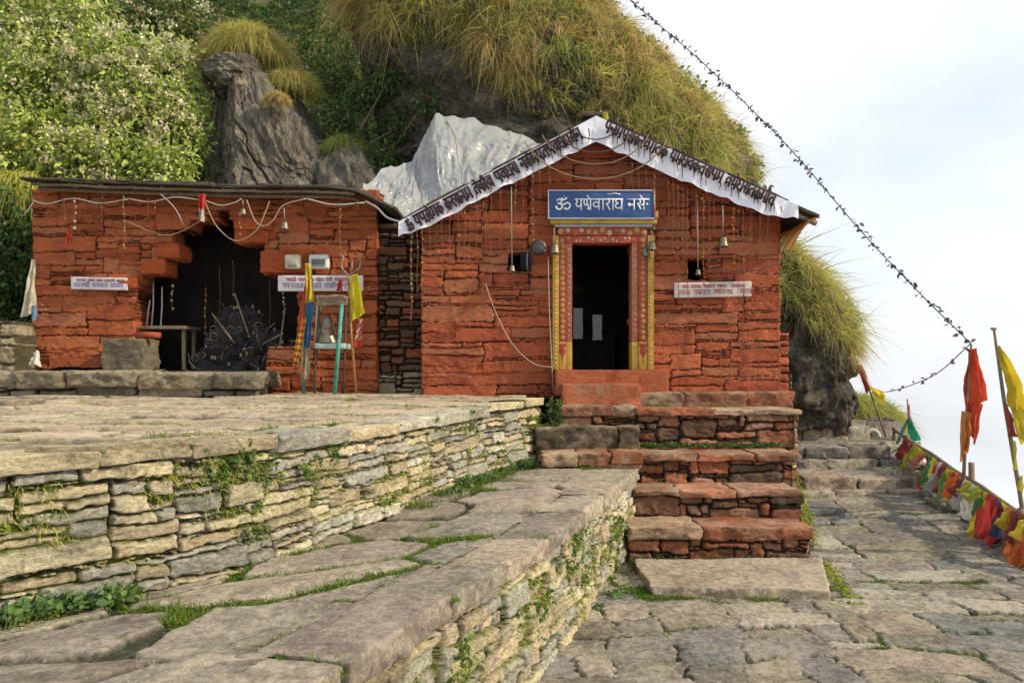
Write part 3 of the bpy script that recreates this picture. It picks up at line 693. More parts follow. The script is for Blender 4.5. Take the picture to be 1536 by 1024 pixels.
# ------------------------------------------------------------------ left hut
YH = 9.5; SH = YH / F; XL, XR = (47 - 768) * SH, (566 - 768) * SH
hut = thing('hut', (-3.9, YH, 1.8), 'low flat-roofed red stone hut with a ragged cave-like opening on the left', 'hut')
def hx(px): return (px - 768) * SH
def hz(py): return EYE + (HZ - py) * SH
OPEN = [(600, 200, 400), (500, 205, 445), (432, 207, 412), (432, 250, 412)]
rows = [(316, 330, 325, 345), (330, 346, 285, 352), (346, 365, 258, 352), (365, 388, 266, 396), (388, 412, 246, 396), (412, 434, 210, 446), (434, 470, 205, 446), (470, 520, 202, 446), (520, 552, 198, 400)]
ZH0 = 1.46
def keepH(u, v):
    x, z = u + XL, v + ZH0; k = np.ones(x.shape, bool)
    for (ya, yb, xa, xb) in rows: k &= ~((z < hz(ya)) & (z >= hz(yb)) & (x > hx(xa)) & (x < hx(xb)))
    k &= ~((z < hz(552)) & (x < hx(400))); k &= z < hz(284) - 0 * x
    return k
Wd, Ht = XR - XL, hz(284) - ZH0
st = pack(Wd, Ht, (.22, .85), (.055, .14), .32, .18)
V, Fq, C, _ = masonry(Wd, Ht, .0125, st, lambda *a: jit(random.choice([(.41, .112, .041), (.38, .102, .039), (.44, .13, .050), (.355, .092, .036), (.41, .145, .07)]), .13, .04), lambda U, Vv, H: np.stack([XL + U, YH - H, ZH0 + Vv], -1), (.03, .012, .008), joint=.040, off=.012, edge=.010, warp=.024, amp=.008, tilt=.06, rr=(.08, .5), fill=(.39, .105, .038), keep=keepH, skirt=.4, seed=71, gap=.002)
mesh_np('front_wall', V, Fq, M['red'], hut, C, True)
b = MB()
for (ya, yb, xa, xb, dep) in [(365, 388, 236, 272, .03), (388, 412, 214, 250, .02), (346, 366, 392, 404, .02), (376, 410, 392, 470, .035), (412, 434, 165, 208, .05), (326, 346, 352, 410, .03), (345, 365, 352, 400, .03)]:
    b.arr(rock_box([(hx(xa), YH - .02 - dep), (hx(xb), YH - .02 - dep), (hx(xb), YH + .3), (hx(xa), YH + .3)], hz(yb) + .004, hz(ya) - .004, jit((.40, .09, .03), .1), .02, .012, .03)); b.build('corbel', M['red'], hut, True); b = MB()
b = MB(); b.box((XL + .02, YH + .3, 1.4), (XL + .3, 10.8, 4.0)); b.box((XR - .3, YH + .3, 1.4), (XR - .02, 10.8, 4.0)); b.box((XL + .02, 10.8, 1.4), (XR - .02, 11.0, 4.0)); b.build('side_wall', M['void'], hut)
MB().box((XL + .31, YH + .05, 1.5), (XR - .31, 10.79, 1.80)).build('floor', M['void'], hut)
# roof: rough slates on timber, edge dipping on the right
b = MB(); x = -6.04
def hroof(x): return ip(x, [(-6.4, 4.21), (-5.0, 4.15), (-3.4, 4.10), (-2.2, 4.09), (-1.9, 4.05), (-1.4, 3.80)])
while x < -1.45:
    w = random.uniform(.25, .6); x1 = min(x + w, -1.42); y0 = 9.12 + random.uniform(-.09, .09)
    for lay in range(2):
        b.arr(rock_box([(x + .003, y0 + lay * .05), (x1 - .003, y0 + lay * .05 + random.uniform(-.03, .03)), (x1 - .003, 11.1), (x + .003, 11.1)], -.045 + lay * .025, -.03 + lay * .025 + random.uniform(0, .02), jit((.045, .035, .028), .3), .01, .012, .07, zf=lambda X_, Y_: hroof(X_) + .03 * (Y_ - 9.1)))
    x = x1
b.build('roof', M['slate'], hut, True)
b = MB(); xs = np.linspace(-5.95, -1.95, 20)
b.tube(np.stack([xs, 9.16 + 0 * xs, hroof(xs) - .075 + .006 * np.sin(xs * 9)], 1), .022, 6); b.tube(np.stack([xs, 9.3 + 0 * xs, hroof(xs) - .10], 1), .03, 6)
for xx in np.arange(-5.85, -1.9, .38): b.tube([(xx, 9.14, float(hroof(xx)) - .065), (xx + .02, 10.2, float(hroof(xx)) - .05)], .022, 6)
b.build('eave_timber', M['wood'], hut)

# kerb in front of the hut, pier at its left
kb = thing('stone_kerb', (-4.8, 8.8, 1.5), 'long mossy raised kerb of big rough stones along the left hut', 'kerb')
x = -7.4; b = MB(); rear = MB()
while x < -3.0:
    w = random.uniform(.5, 1.1); x1 = min(x + w, -2.96)
    if -2.96 - x1 < .3: x1 = -2.96
    y = 8.68 + random.uniform(-.05, .04); b = MB(); c = jit(random.choice([(.25, .21, .14), (.21, .18, .125), (.30, .25, .17)]), .15)
    b.arr(rock_box([(x + .01, y), (x1 - .01, y + random.uniform(-.03, .03)), (x1 - .01, 9.46), (x + .01, 9.46)], 1.60 + random.uniform(-.04, .04), 1.795 + random.uniform(-.012, .012), c, .035, .03, .035)); b.build('kerb_stone', M['wall'], kb, True)
    x = x1
st = pack(4.4, .26, (.2, .6), (.08, .16), .2, .1); V, Fq, C, _ = masonry(4.4, .26, .014, st, lambda *a: jit(random.choice([(.23, .20, .14), (.17, .145, .11), (.28, .24, .17)]), .2), lambda U, Vv, H: np.stack([-7.38 + U, 8.74 - H, 1.47 + Vv], -1), (.03, .025, .018), joint=.07, off=.03, edge=.03, warp=.03, amp=.02, seed=73, skirt=.4)
mesh_np('kerb_base', V, Fq, M['wall'], kb, C, True)
pr_ = thing('stone_pier', (-6.4, 9.0, 1.78), 'short pale rubble wall beyond the left end of the hut', 'stone wall')
st = pack(1.6, .68, (.15, .4), (.08, .2), .2, .1); V, Fq, C, _ = masonry(1.6, .66, .014, st, lambda *a: jit((.36, .31, .19), .15), lambda U, Vv, H: np.stack([-7.72 + U, 9.1 - H, 1.75 + Vv], -1), (.08, .07, .04), joint=.03, off=.02, edge=.03, warp=.03, amp=.018, seed=75, skirt=.4)
mesh_np('wall', V, Fq, M['wall'], pr_, C, True)

# ------------------------------------------------------------------ rocks
def blob(poly, cpx, d, ry, n=160, amp=.25, fr=.8, seed=0, stretch=(1, 1, 1), ridge=0., ledge=0., pw=.75, shear=0.):
    """rock with a given outline: two square grids wrapped on the front and back half of a deformed ball"""
    pts = np.array([P(x, y, d)[[0, 2]] for x, y in poly]); c = P(*cpx, d)[[0, 2]]
    ang = np.arctan2(pts[:, 1] - c[1], pts[:, 0] - c[0]); rad = np.hypot(pts[:, 1] - c[1], pts[:, 0] - c[0]); o_ = np.argsort(ang); ang, rad = ang[o_], rad[o_]
    VV, FF, off = [], [], 0
    for side in (-1, 1):
        g = np.linspace(-1, 1, n if side < 0 else n // 2); A, B = np.meshgrid(g, g, indexing='ij')
        rho = np.maximum(np.abs(A), np.abs(B)); ln = np.hypot(A, B) + 1e-12
        th = np.arctan2(B, A); rho_e = rho
        Rr = np.interp(th, np.concatenate([ang - 2 * math.pi, ang, ang + 2 * math.pi]), np.tile(rad, 3))
        k = np.sin(rho_e * math.pi / 2) ** 1.0; cy = np.cos(rho_e * math.pi / 2) ** pw
        X = c[0] + Rr * k * np.cos(th); Z = c[1] + Rr * k * np.sin(th); Y = d + side * ry * cy
        s = np.array(stretch); xs, ys, zs = X * s[0] + shear * Z, Y * s[1], Z * s[2]
        dd = fbm(xs * fr, ys * fr, zs * fr, 6, seed, .55)
        if ridge: dd = dd + ridge * (1 - 2 * np.abs(fbm(xs * fr * 1.3, ys * fr * 1.3, zs * fr * 1.3, 5, seed + 7)))
        if ledge: dd = dd + ledge * np.round(3 * fbm(xs * .25, ys * .25, zs * 1.7, 3, seed + 3)) / 3
        nrm = np.stack([X - c[0], (Y - d) * 1.1, Z - c[1]], -1); nrm /= np.linalg.norm(nrm, axis=-1, keepdims=True) + 1e-9
        V = np.stack([X, Y, Z], -1) + nrm * (dd * amp)[..., None]
        q = grid_faces(len(g), len(g)) + off; FF.append(q if side > 0 else q[:, ::-1]); VV.append(V.reshape(-1, 3)); off += len(g) ** 2
    return np.concatenate(VV), np.concatenate(FF)
BV, BF = blob([(530, -60), (700, -160), (840, -90), (862, -20), (912, 60), (992, 135), (1072, 205), (1122, 280), (1140, 400), (1150, 660), (800, 660), (640, 420), (600, 270), (560, 130)], (840, 260), 13.4, 1.7, 380, .34, .75, 5, (1, 1, 1.5), .35, .35)
bl = mesh_np('boulder', BV, BF, M['boulder'], None, None, False); tag(bl, 'huge dark overhanging boulder capped with hanging grass behind the temple', 'boulder')
RV, RF = blob([(1120, 360), (1188, 392), (1230, 445), (1250, 505), (1250, 560), (1252, 600), (1246, 660), (1150, 680), (1090, 500)], (1185, 520), 11.3, .8, 170, .26, 1.6, 9, (1, 1, 1), .5, .15)
rr = mesh_np('rock_outcrop', RV, RF, M['boulder'], None, None, False); tag(rr, 'dark pitted rock with hanging grass standing right of the temple corner', 'rock')
def facet_rock(poly, d, ridge_pt, fl, fr_, depth, n=200, seed=1):
    """angular leaning slab: the outline's edge planes, two front faces meeting in a ridge and a back, cut from rays, then layered"""
    pts = np.array([P(x, y, d) for x, y in poly]); c = np.array([pts[:, 0].mean(), d, pts[:, 2].mean()]); pl = []
    for i in range(len(pts)):
        e = pts[(i + 1) % len(pts)] - pts[i]; nn = np.array((-e[2], 0, e[0])); nn = nn if nn @ (pts[i] - c) > 0 else -nn; nn = nn / np.linalg.norm(nn) + np.array((0, -.25, 0)); pl.append((nn, nn @ (pts[i] - c)))
    rp = P(*ridge_pt)
    for nn in (fl, fr_): nn = np.array(nn, float); nn /= np.linalg.norm(nn); pl.append((nn, nn @ (rp - c)))
    pl.append((np.array((0, 1., 0)), depth))
    VV, FF, off = [], [], 0
    for side in (-1, 1):
        g = np.linspace(-1, 1, n if side < 0 else n // 3); A, B = np.meshgrid(g, g, indexing='ij'); rho = np.maximum(np.abs(A), np.abs(B)); th = np.arctan2(B, A)
        v = np.stack([np.sin(rho * math.pi / 2) * np.cos(th), side * np.cos(rho * math.pi / 2), np.sin(rho * math.pi / 2) * np.sin(th)], -1); r = np.full(A.shape, 1e9)
        for nn, dd in pl: k = v @ nn; r = np.where(k > 1e-4, np.minimum(r, dd / np.maximum(k, 1e-4)), r)
        X = c + v * r[..., None]; q = X[..., 0] * .90 + X[..., 2] * .42; l = -X[..., 0] * .42 + X[..., 2] * .9                # across and along the layering
        lay = fbm(q * 5.5, X[..., 1] * 5, l * .55, 5, seed, .6); stp = np.round(3 * fbm(q * 2.2, X[..., 1] * 1.5, l * .8, 3, seed + 4)) / 3; crk = np.maximum(0, .12 - np.abs(fbm(q * 2.4, X[..., 1] * 2, l * 1.1, 4, seed + 9))) / .12
        X = X + v * (.075 * lay + .10 * stp - .10 * crk + .03 * fbm(q * 12, X[..., 1] * 12, l * 5, 3, seed + 2))[..., None]
        qd = grid_faces(len(g), len(g)) + off; FF.append(qd if side > 0 else qd[:, ::-1]); VV.append(X.reshape(-1, 3)); off += len(g) ** 2
    return np.concatenate(VV), np.concatenate(FF)
LV, LF = facet_rock([(302, 118), (392, 104), (432, 158), (506, 292), (506, 380), (330, 380), (312, 285)], 12.0, (352, 215, 11.35), (-.80, -.58, .05), (.32, -.90, .26), .8, 260, 13)
tag(mesh_np('leaning_rock', LV, LF, M['rock'], None, None, False), 'streaked grey rock slab leaning behind the hut roof', 'rock')
LV2, LF2 = blob([(495, 235), (530, 222), (560, 250), (575, 300), (560, 380), (500, 380)], (530, 300), 12.1, .5, 80, .12, 2.2, 15, (1.5, 1, .5), .5, 0., .7, .6)
tag(mesh_np('small_rock', LV2, LF2, M['rock'], None, None, False), 'small grey rock between the leaning slab and the plastic sheet', 'rock')
LV3, LF3 = blob([(318, 104), (350, 98), (388, 100), (396, 112), (380, 132), (322, 138), (312, 120)], (352, 118), 12.2, .6, 110, .09, 2.4, 17, (1, 1, 2), .8, .3)
tag(mesh_np('broken_rock', LV3, LF3, M['rock'], None, None, False), 'broken pale rock crowning the leaning slab under grass', 'rock')

# ------------------------------------------------------------------ plastic sheet draped from the boulder to the roof
top = np.array([P(x, y, d) for x, y, d in [(545, 282, 10.0), (575, 256, 10.5), (618, 242, 10.8), (635, 206, 11.1), (655, 176, 11.2), (700, 176, 11.2), (752, 194, 11.2), (790, 205, 11.1), (835, 222, 11.0)]])
bot = np.array([P(x, y, d) for x, y, d in [(556, 300, 9.75), (585, 322, 9.7), (612, 336, 9.75), (645, 330, 9.85), (680, 318, 9.95), (720, 300, 10.05), (765, 280, 10.15), (805, 258, 10.2), (850, 232, 10.3)]])
ns_, nt_ = 220, 110; si = np.linspace(0, 1, ns_); ti = np.linspace(0, 1, nt_)
def rs(a): k = np.linspace(0, 1, len(a)); return np.stack([np.interp(si, k, a[:, c]) for c in range(3)], 1)
T3, B3 = rs(top), rs(bot); tt = ti[None, :, None]
Vt = T3[:, None] * (1 - tt) + B3[:, None] * tt
sg, tg_ = np.meshgrid(si, ti, indexing='ij')
def rdg(x): return 1 - 2 * np.abs(x)                # sharp pulled creases running down the sheet
env = np.sin(math.pi * np.clip(tg_, .05, .95)) ** .6
su = .30 + (sg - .30) * (1 - .25 * (1 - tg_))
wr = .075 * rdg(fbm(su * 9, tg_ * .9, 1.3, 2, 4)) + .032 * rdg(fbm(su * 24 + tg_, tg_ * 2.2, 4.4, 2, 9)) + .016 * rdg(fbm(sg * 30, tg_ * 14, 2.4, 2, 19)) + .03 * fbm(sg * 7, tg_ * 6, 7.7, 2, 29)
lob = .16 * np.exp(-((sg - .46) / .10) ** 2) * np.exp(-((tg_ - .30) / .28) ** 2)
Vt[..., 1] -= wr * env * 1.1 + lob; Vt[..., 2] += lob * .3 - .10 * np.sin(math.pi * tg_) * (1 - sg)
Vt[..., 2] += .05 * fbm(sg * 26, 2.2, 1.1, 3, 3) * (1 - tg_) ** 6
th_ = mesh_np('plastic_sheet', Vt.reshape(-1, 3), grid_faces(ns_, nt_)[:, ::-1], M['tarp'], None, None, True); tag(th_, 'crumpled whitish plastic sheet draped between the boulder and the temple roof', 'plastic sheet')
V, Q, C = rock_box([(-1.95, 10.9), (-1.55, 10.85), (-1.5, 11.1), (-1.95, 11.1)], 4.05, 4.16, (.40, .22, .07), .03, .02, .04); 
# ------------------------------------------------------------------ grass, leaves, shrubs
def blades(name, R, D, L, w, col, mat, droop=.8, nseg=5, parent=None, tipc=None, curl=.15):
    n = len(R); R = np.asarray(R, float); D = np.asarray(D, float); D = D / (np.linalg.norm(D, axis=1, keepdims=True) + 1e-9); L = np.broadcast_to(L, (n,)); w = np.broadcast_to(w, (n,))
    side = np.cross(D, RNG.normal(size=(n, 3))); side /= np.linalg.norm(side, axis=1, keepdims=True) + 1e-9
    wob = RNG.normal(size=(n, 3)) * curl; V = np.zeros((n, nseg + 1, 2, 3)); s = np.linspace(0, 1, nseg + 1)
    dr = np.broadcast_to(droop, (n,))
    for k, t in enumerate(s):
        p = R + (L * t)[:, None] * D * (1 - .25 * t * np.minimum(dr, 1))[:, None] + (L * t * t)[:, None] * wob; p[:, 2] -= L * dr * t ** 2
        ww = (w * (1 - t ** 1.6) * .5 + .0008)[:, None] * side
        V[:, k, 0] = p - ww; V[:, k, 1] = p + ww
    i = np.arange(n)[:, None] * (nseg + 1) * 2 + np.arange(nseg)[None] * 2
    Fq = np.stack([i, i + 1, i + 3, i + 2], -1).reshape(-1, 4)
    c = np.repeat(np.repeat(np.asarray(col)[:, None], nseg + 1, 1)[:, :, None], 2, 2)
    if tipc is not None: c = c * (1 - s[None, :, None, None] ** 1.5 * .7) + np.asarray(tipc) * (s[None, :, None, None] ** 1.5 * .7)
    return mesh_np(name, V.reshape(-1, 3), Fq, mat, parent, c.reshape(-1, 3), True)

def leaves(name, Pn, D, size, col, mat, parent=None, wid=.32, fold=.25):
    n = len(Pn); D = D / (np.linalg.norm(D, axis=1, keepdims=True) + 1e-9); S_ = np.cross(D, RNG.normal(size=(n, 3)) * .6 + np.array((0, 0, 1))); S_ /= np.linalg.norm(S_, axis=1, keepdims=True) + 1e-9
    N = np.cross(S_, D); sz = np.broadcast_to(size, (n,))[:, None]
    def pt(a, b, c): return Pn + sz * (a * D + b * S_ + c * N)
    V = np.stack([pt(0, 0, 0), pt(.3, wid * .9, fold * wid), pt(.65, wid * .8, fold * wid * .6), pt(1, 0, -.14), pt(.65, -wid * .8, fold * wid * .6), pt(.3, -wid * .9, fold * wid)], 1)
    i = np.arange(n)[:, None] * 6; Fq = np.concatenate([i + np.array((0, 1, 2, 3)), i + np.array((0, 3, 4, 5))])
    return mesh_np(name, V.reshape(-1, 3), Fq, mat, parent, np.repeat(np.asarray(col), 6, 0), False)

def sample(V, Fq, n, mask=None):
    A, B, C_, D_ = [V[Fq[:, k]] for k in range(4)]; N = np.cross(C_ - A, D_ - B); ar = np.linalg.norm(N, axis=1) + 1e-12; N = N / ar[:, None]
    pr = ar.copy()
    if mask is not None: pr = pr * mask((A + C_) / 2, N)
    k = RNG.choice(len(Fq), n, p=pr / pr.sum()); u, v = RNG.random((2, n, 1))
    return (A[k] * (1 - u) + B[k] * u) * (1 - v) + (D_[k] * (1 - u) + C_[k] * u) * v, N[k]

def pick(pal, n, var=.2):
    pal = np.asarray(pal, float); return np.clip(pal[RNG.integers(len(pal), size=n)] * RNG.uniform(1 - var, 1 + var, (n, 1)), .004, .9)
def clump_cols(Pn, pals, sc=1.4, th=(-.15, .2), seed=3):
    t = sstep(th[0], th[1], fbm(Pn[:, 0] * sc, Pn[:, 1] * sc, Pn[:, 2] * sc, 3, seed))
    m = RNG.random(len(Pn)) < t; return np.where(m[:, None], pick(pals[0], len(Pn)), pick(pals[1], len(Pn)))
STRAW = [(.60, .48, .14), (.68, .56, .20), (.52, .40, .13), (.62, .44, .14), (.46, .33, .10)]
GREEN = [(.36, .45, .09), (.44, .51, .10), (.27, .38, .07), (.50, .54, .13), (.40, .43, .09)]
YGREEN = [(.56, .54, .11), (.50, .51, .09), (.62, .56, .15), (.41, .45, .08)]

def grass_mask(c, N):                     # grass roots above a sloping line, with bare rock showing between
    x, y, z = c[:, 0], c[:, 1], c[:, 2]; px = 768 + x / y * F; py = HZ - (z - EYE) / y * F
    lim = np.interp(px, [500, 560, 620, 690, 745, 800, 860, 920, 1000, 1080, 1150, 1200], [-10, 40, 50, 55, 105, 150, 160, 215, 250, 272, 280, 310])
    k = (py < lim) * 1.0
    k = k * (np.interp(px, [540, 640, 760, 800], [.8, .7, .5, .25]) + .96 * sstep(-.42, -.02, fbm(x * 1.25, y * 1.25, z * 1.25, 3, 12))) * np.where(y < 14.6, 1, .25)
    return k * np.where(N[:, 1] > .6, .1, 1)
def hang_grass(name, V, Fq, n, mask, label, L=(.25, .56), w=.0095, seed=3, per=44):
    nt_ = n // per; Pt, Nt = sample(V, Fq, nt_, mask)
    idx = np.repeat(np.arange(nt_), per); off = RNG.normal(size=(len(idx), 3)); Pn = Pt[idx] + off * .045; Nn = Nt[idx]
    Ll = (RNG.uniform(*L, nt_) * RNG.choice([.55, .8, 1, 1, 1.35], nt_))[idx] * RNG.uniform(.4, 1.1, len(idx))
    D = Nn * .55 + off * .30 + RNG.normal(size=Nn.shape) * .38 + np.array((.08, -.25, .62)) + (RNG.normal(size=(nt_, 3)) * .5)[idx]
    dr = RNG.uniform(.45, 1.25, nt_)[idx] * RNG.uniform(.7, 1.3, len(idx))
    c = clump_cols(Pt, (STRAW + STRAW + YGREEN, GREEN + YGREEN), 1.5, (-.25, .25), seed)[idx] * RNG.uniform(.7, 1.25, (len(idx), 1)) * RNG.uniform(.75, 1.15, (nt_, 1))[idx]
    dead = (RNG.random(len(idx)) < .15)[:, None]; c = np.where(dead, np.array((.42, .33, .20)) * RNG.uniform(.6, 1.2, (len(idx), 1)), c)
    o = blades(name, Pn, D, Ll, w * RNG.uniform(.6, 1.5, len(idx)), c, M['blade'], dr, 6, None, (.46, .36, .15), .3)
    return tag(o, kind='stuff')
hang_grass('hanging_grass', BV, BF, 135000, grass_mask, '')
Pt, Nt = sample(BV, BF, 9000, lambda c, N: grass_mask(c + (0, 0, .35), N) * (c[:, 1] < 14) + .35 * grass_mask(c, N))      # leafy weeds mixed in
tag(leaves('slope_weeds', Pt + Nt * RNG.uniform(.0, .16, (len(Pt), 1)) + (0, 0, .03), RNG.normal(size=Pt.shape) * .7 + np.array((0, -.5, .1)), RNG.uniform(.05, .12, len(Pt)), pick([(.10, .17, .04), (.14, .20, .045), (.20, .22, .05), (.26, .17, .06)], len(Pt)), M['leaf'], None, .3), kind='stuff')
def rmask(c, N):
    py = HZ - (c[:, 2] - EYE) / c[:, 1] * F; px = 768 + c[:, 0] / c[:, 1] * F
    return (py < np.interp(px, [1100, 1170, 1200, 1250, 1290], [430, 440, 470, 510, 540])) * np.where(N[:, 1] > .5, .15, 1.)
hang_grass('rock_grass', RV, RF, 15000, rmask, '', (.28, .55), .010, 5)
# yellow-green tussock mound at the far end of the path and grass on the ground beyond the rail
def mound(name, c, r, n, L, pals, w=.010, up=.9, dr=(.5, 1.0)):
    a = RNG.random(n) * 2 * math.pi; q = np.sqrt(RNG.random(n)); Pn = np.stack([c[0] + r[0] * q * np.cos(a), c[1] + r[1] * q * np.sin(a), c[2] + r[2] * np.sqrt(np.maximum(0, 1 - q * q)) - .1], 1)
    D = np.stack([q * np.cos(a) * 1.1, q * np.sin(a) * 1.1, np.full(n, up)], 1) + RNG.normal(size=(n, 3)) * .3
    return blades(name, Pn, D, RNG.uniform(*L, n), w * RNG.uniform(.7, 1.4, n), clump_cols(Pn, pals, 2.5), M['blade'], RNG.uniform(*dr, n), 5, None, (.38, .33, .12))
p = P(1272, 625, 12.4); o = mound('grass_tussock', (p[0], 12.4, .75), (.85, .5, .62), 9000, (.3, .6), (YGREEN, GREEN)); tag(o, 'bright green grass tussock at the far end of the path', 'grass')
for (px, py, d, r, n, lab, pl) in [(372, 62, 12.6, .52, 5000, 'yellowish dome-shaped grass tussock on top of the leaning grey rock', (STRAW + YGREEN, YGREEN)), (330, 72, 12.5, .3, 2200, 'small rusty grass tuft left of the dome-shaped tussock', (STRAW, STRAW + GREEN)), (438, 118, 12.4, .34, 2600, 'straw-coloured tuft on the right shoulder of the leaning rock', (STRAW, YGREEN)), (416, 138, 11.5, .15, 900, 'small straw tuft in the face of the leaning rock', (STRAW, STRAW)), (520, 212, 12.3, .3, 2600, 'green grass tuft above the small grey rock', (GREEN, GREEN))]:
    p = P(px, py, d); o = mound('grass_tussock', (p[0], d, p[2] - r * .6), (r, r * .8, r), n, (r * .8, r * 1.5), pl, .008, .9, (.6, 1.2)); tag(o, lab, 'grass')

# undergrowth on the hillside
n = 60000; hx_ = RNG.uniform(-10, .6, n); hy_ = 10.9 + 8.5 * RNG.random(n) ** 1.3; k = hx_ / hy_ * F + 768 > -60; hx_, hy_ = hx_[k], hy_[k]; n = len(hx_)
lump = .5 * np.abs(fbm(hx_ * .9, hy_ * .9, 3.3, 3, 6)); Pn = np.stack([hx_, hy_, ground_z(hx_, hy_) + lump * RNG.random(n) + .02], 1)
px_ = 768 + hx_ / hy_ * F
GL = [(.075, .14, .035), (.10, .18, .04), (.055, .11, .03), (.13, .19, .05), (.08, .13, .05)]
c = clump_cols(Pn, (GL + [(.20, .24, .06), (.17, .22, .07)], GL), .8); D = RNG.normal(size=(n, 3)) * .6 + np.array((.1, -.6, .15))
o = leaves('undergrowth', Pn, D, RNG.uniform(.06, .14, n), c, M['leaf'], None, .3); tag(o, kind='stuff')
n = 9000; hx_ = RNG.uniform(-7, -.5, n); hy_ = 11.5 + 7 * RNG.random(n); t = fbm(hx_ * .8, hy_ * .8, 9.1, 3, 16); k = t > .08; hx_, hy_ = hx_[k], hy_[k]; n = len(hx_)
Pn = np.stack([hx_, hy_, ground_z(hx_, hy_)], 1); o = blades('hillside_grass', Pn, RNG.normal(size=(n, 3)) * .35 + np.array((0, -.3, .9)), RNG.uniform(.3, .65, n), .012, clump_cols(Pn, (STRAW + YGREEN, GREEN + YGREEN)), M['blade'], .8, 5, None, (.36, .28, .09)); tag(o, kind='stuff')

# flowering shrubs on the left
SH_L = [(.42, .50, .11), (.50, .56, .14), (.33, .43, .09), (.58, .60, .20), (.25, .36, .08)]
def shrub(base, clumps, n, label, pal, flower=.0, size=(.055, .145)):
    root = thing('flowering_shrub' if flower else 'leafy_shrub', base, label, 'shrub'); base = np.array(base, float)
    st = MB(); Pa, Da = [], []; wts = np.array([c[3] ** 2 for c in clumps]); wts /= wts.sum(); flo = []
    for (cx, cy, cz, r), wt in zip(clumps, wts):
        c = np.array((cx, cy, cz)); k = int(n * wt); v = RNG.normal(size=(k, 3)); v /= np.linalg.norm(v, axis=1, keepdims=True)
        rad = r * RNG.uniform(.45, 1.05, (k, 1)) * (1 + .35 * fbm(v[:, 0] * 2 + cx, v[:, 1] * 2, v[:, 2] * 2, 3, 5))[:, None]
        tw = RNG.integers(0, max(3, k // 9), k); cen = RNG.normal(size=(max(3, k // 9), 3)); cen /= np.linalg.norm(cen, axis=1, keepdims=True); cr = r * RNG.uniform(.55, 1.1, (len(cen), 1)) * (1 + .3 * fbm(cen[:, 0] * 2 + cx, cen[:, 1] * 2, cen[:, 2] * 2, 3, 5))[:, None]
        cen = c + cen * cr * np.array((1, .8, 1)); Pn = cen[tw] + RNG.normal(size=(k, 3)) * .075
        Pa.append(Pn); Da.append((Pn - cen[tw]) * 5 + (cen[tw] - c) / r * .35 + np.array((0, -.35, -.45)) + RNG.normal(size=(k, 3)) * .3)
        mid = (base + c) / 2 + RNG.normal(size=3) * .15; st.tube(np.array([base, mid * .6 + base * .4 + RNG.normal(size=3) * .05, mid, c]), [.04, .032, .026, .016], 6)
        for q in cen[RNG.choice(len(cen), min(14, len(cen)), False)]: st.tube(np.array([c, (c + q) / 2 + RNG.normal(size=3) * .06, q]), [.014, .01, .005], 5)
        if flower: f = cen[(cen[:, 1] < cy + .15 * r)]; flo.append(f[RNG.random(len(f)) < flower])
    Pa = np.concatenate(Pa); Da = np.concatenate(Da)
    leaves('foliage', Pa, Da, RNG.uniform(*size, len(Pa)), clump_cols(Pa, pal, 1.3), M['leaf'], root, .23)
    st.build('stem', M['bark'], root, True)
    if flower:
        f = np.concatenate(flo); f[:, 1] -= .13; f[:, 2] += .05; m = 20; Pn = np.repeat(f, m, 0) + RNG.normal(size=(len(f) * m, 3)) * np.array((.06, .05, .04)); D = RNG.normal(size=Pn.shape) + np.array((0, -.5, .6))
        o = leaves('blossom', Pn, D, RNG.uniform(.035, .065, len(Pn)), pick([(.74, .70, .46), (.80, .74, .56), (.66, .64, .34), (.72, .60, .46)], len(Pn), .15), M['leaf'], root, .4); o['kind'] = 'stuff'
def C3(*L_): return [(*P(px, py, d), S(r, d)) for px, py, d, r in L_]
Y1 = (SH_L + [(.55, .56, .12)], SH_L)
shrub(P(60, 330, 11.6), C3((30, 40, 11.6, 70), (95, 20, 11.8, 65), (20, 130, 11.3, 65), (80, 110, 11.5, 62)), 6600, 'sunlit yellow-green flowering shrub at the top left corner of the view', Y1, .24)
shrub(P(190, 330, 11.6), C3((170, 110, 11.5, 60), (210, 165, 11.5, 60), (245, 115, 11.9, 55), (150, 190, 11.3, 50), (265, 200, 11.7, 48)), 6800, 'flowering shrub heavy with pale blossom, nearest to the leaning rock', (SH_L, SH_L), .42)
shrub(P(120, 330, 11.2), C3((50, 215, 11.0, 55), (120, 240, 10.95, 52), (190, 250, 11.0, 50), (250, 262, 11.1, 45), (15, 262, 10.9, 50)), 7000, 'low bright shrub hanging over the hut roof on the left', Y1, .14)
shrub(P(170, 90, 13.6), C3((175, 30, 13.2, 60), (235, 60, 13.2, 55), (270, 25, 13.6, 55), (300, 60, 13.8, 40)), 5600, 'shrub with rusty seed heads behind the flowering shrubs', ([(.20, .20, .05), (.26, .20, .06)] + GL, SH_L + GL), .25, (.06, .12))
shrub(P(20, 480, 10.6), C3((15, 330, 10.4, 45), (10, 400, 10.2, 48), (25, 455, 10.2, 40), (-30, 420, 10.0, 45)), 3800, 'dark shaded shrub left of the hut', (GL, GL), 0, (.07, .13))
n = 1500; a = RNG.uniform(-10, 55, n); Pn = np.array([P(x, 262 + 6 * RNG.random(), 10.5 + .5 * RNG.random()) for x in a]); o = blades('grass_fringe', Pn, RNG.normal(size=(n, 3)) * .3 + np.array((0, -.5, .3)), RNG.uniform(.3, .6, n), .014, pick(YGREEN, n), M['blade'], 1.2, 5); tag(o, kind='stuff')
shrub(P(525, 270, 12.6), C3((510, 175, 12.4, 26), (555, 140, 12.6, 26), (600, 190, 12.4, 24), (540, 215, 12.3, 22), (500, 120, 12.8, 26), (590, 110, 12.3, 24), (640, 150, 12.0, 16), (575, 240, 12.0, 20)), 4200, 'small dark green leafy bush in the cleft between the rocks', (GL, GL), 0, (.06, .11))

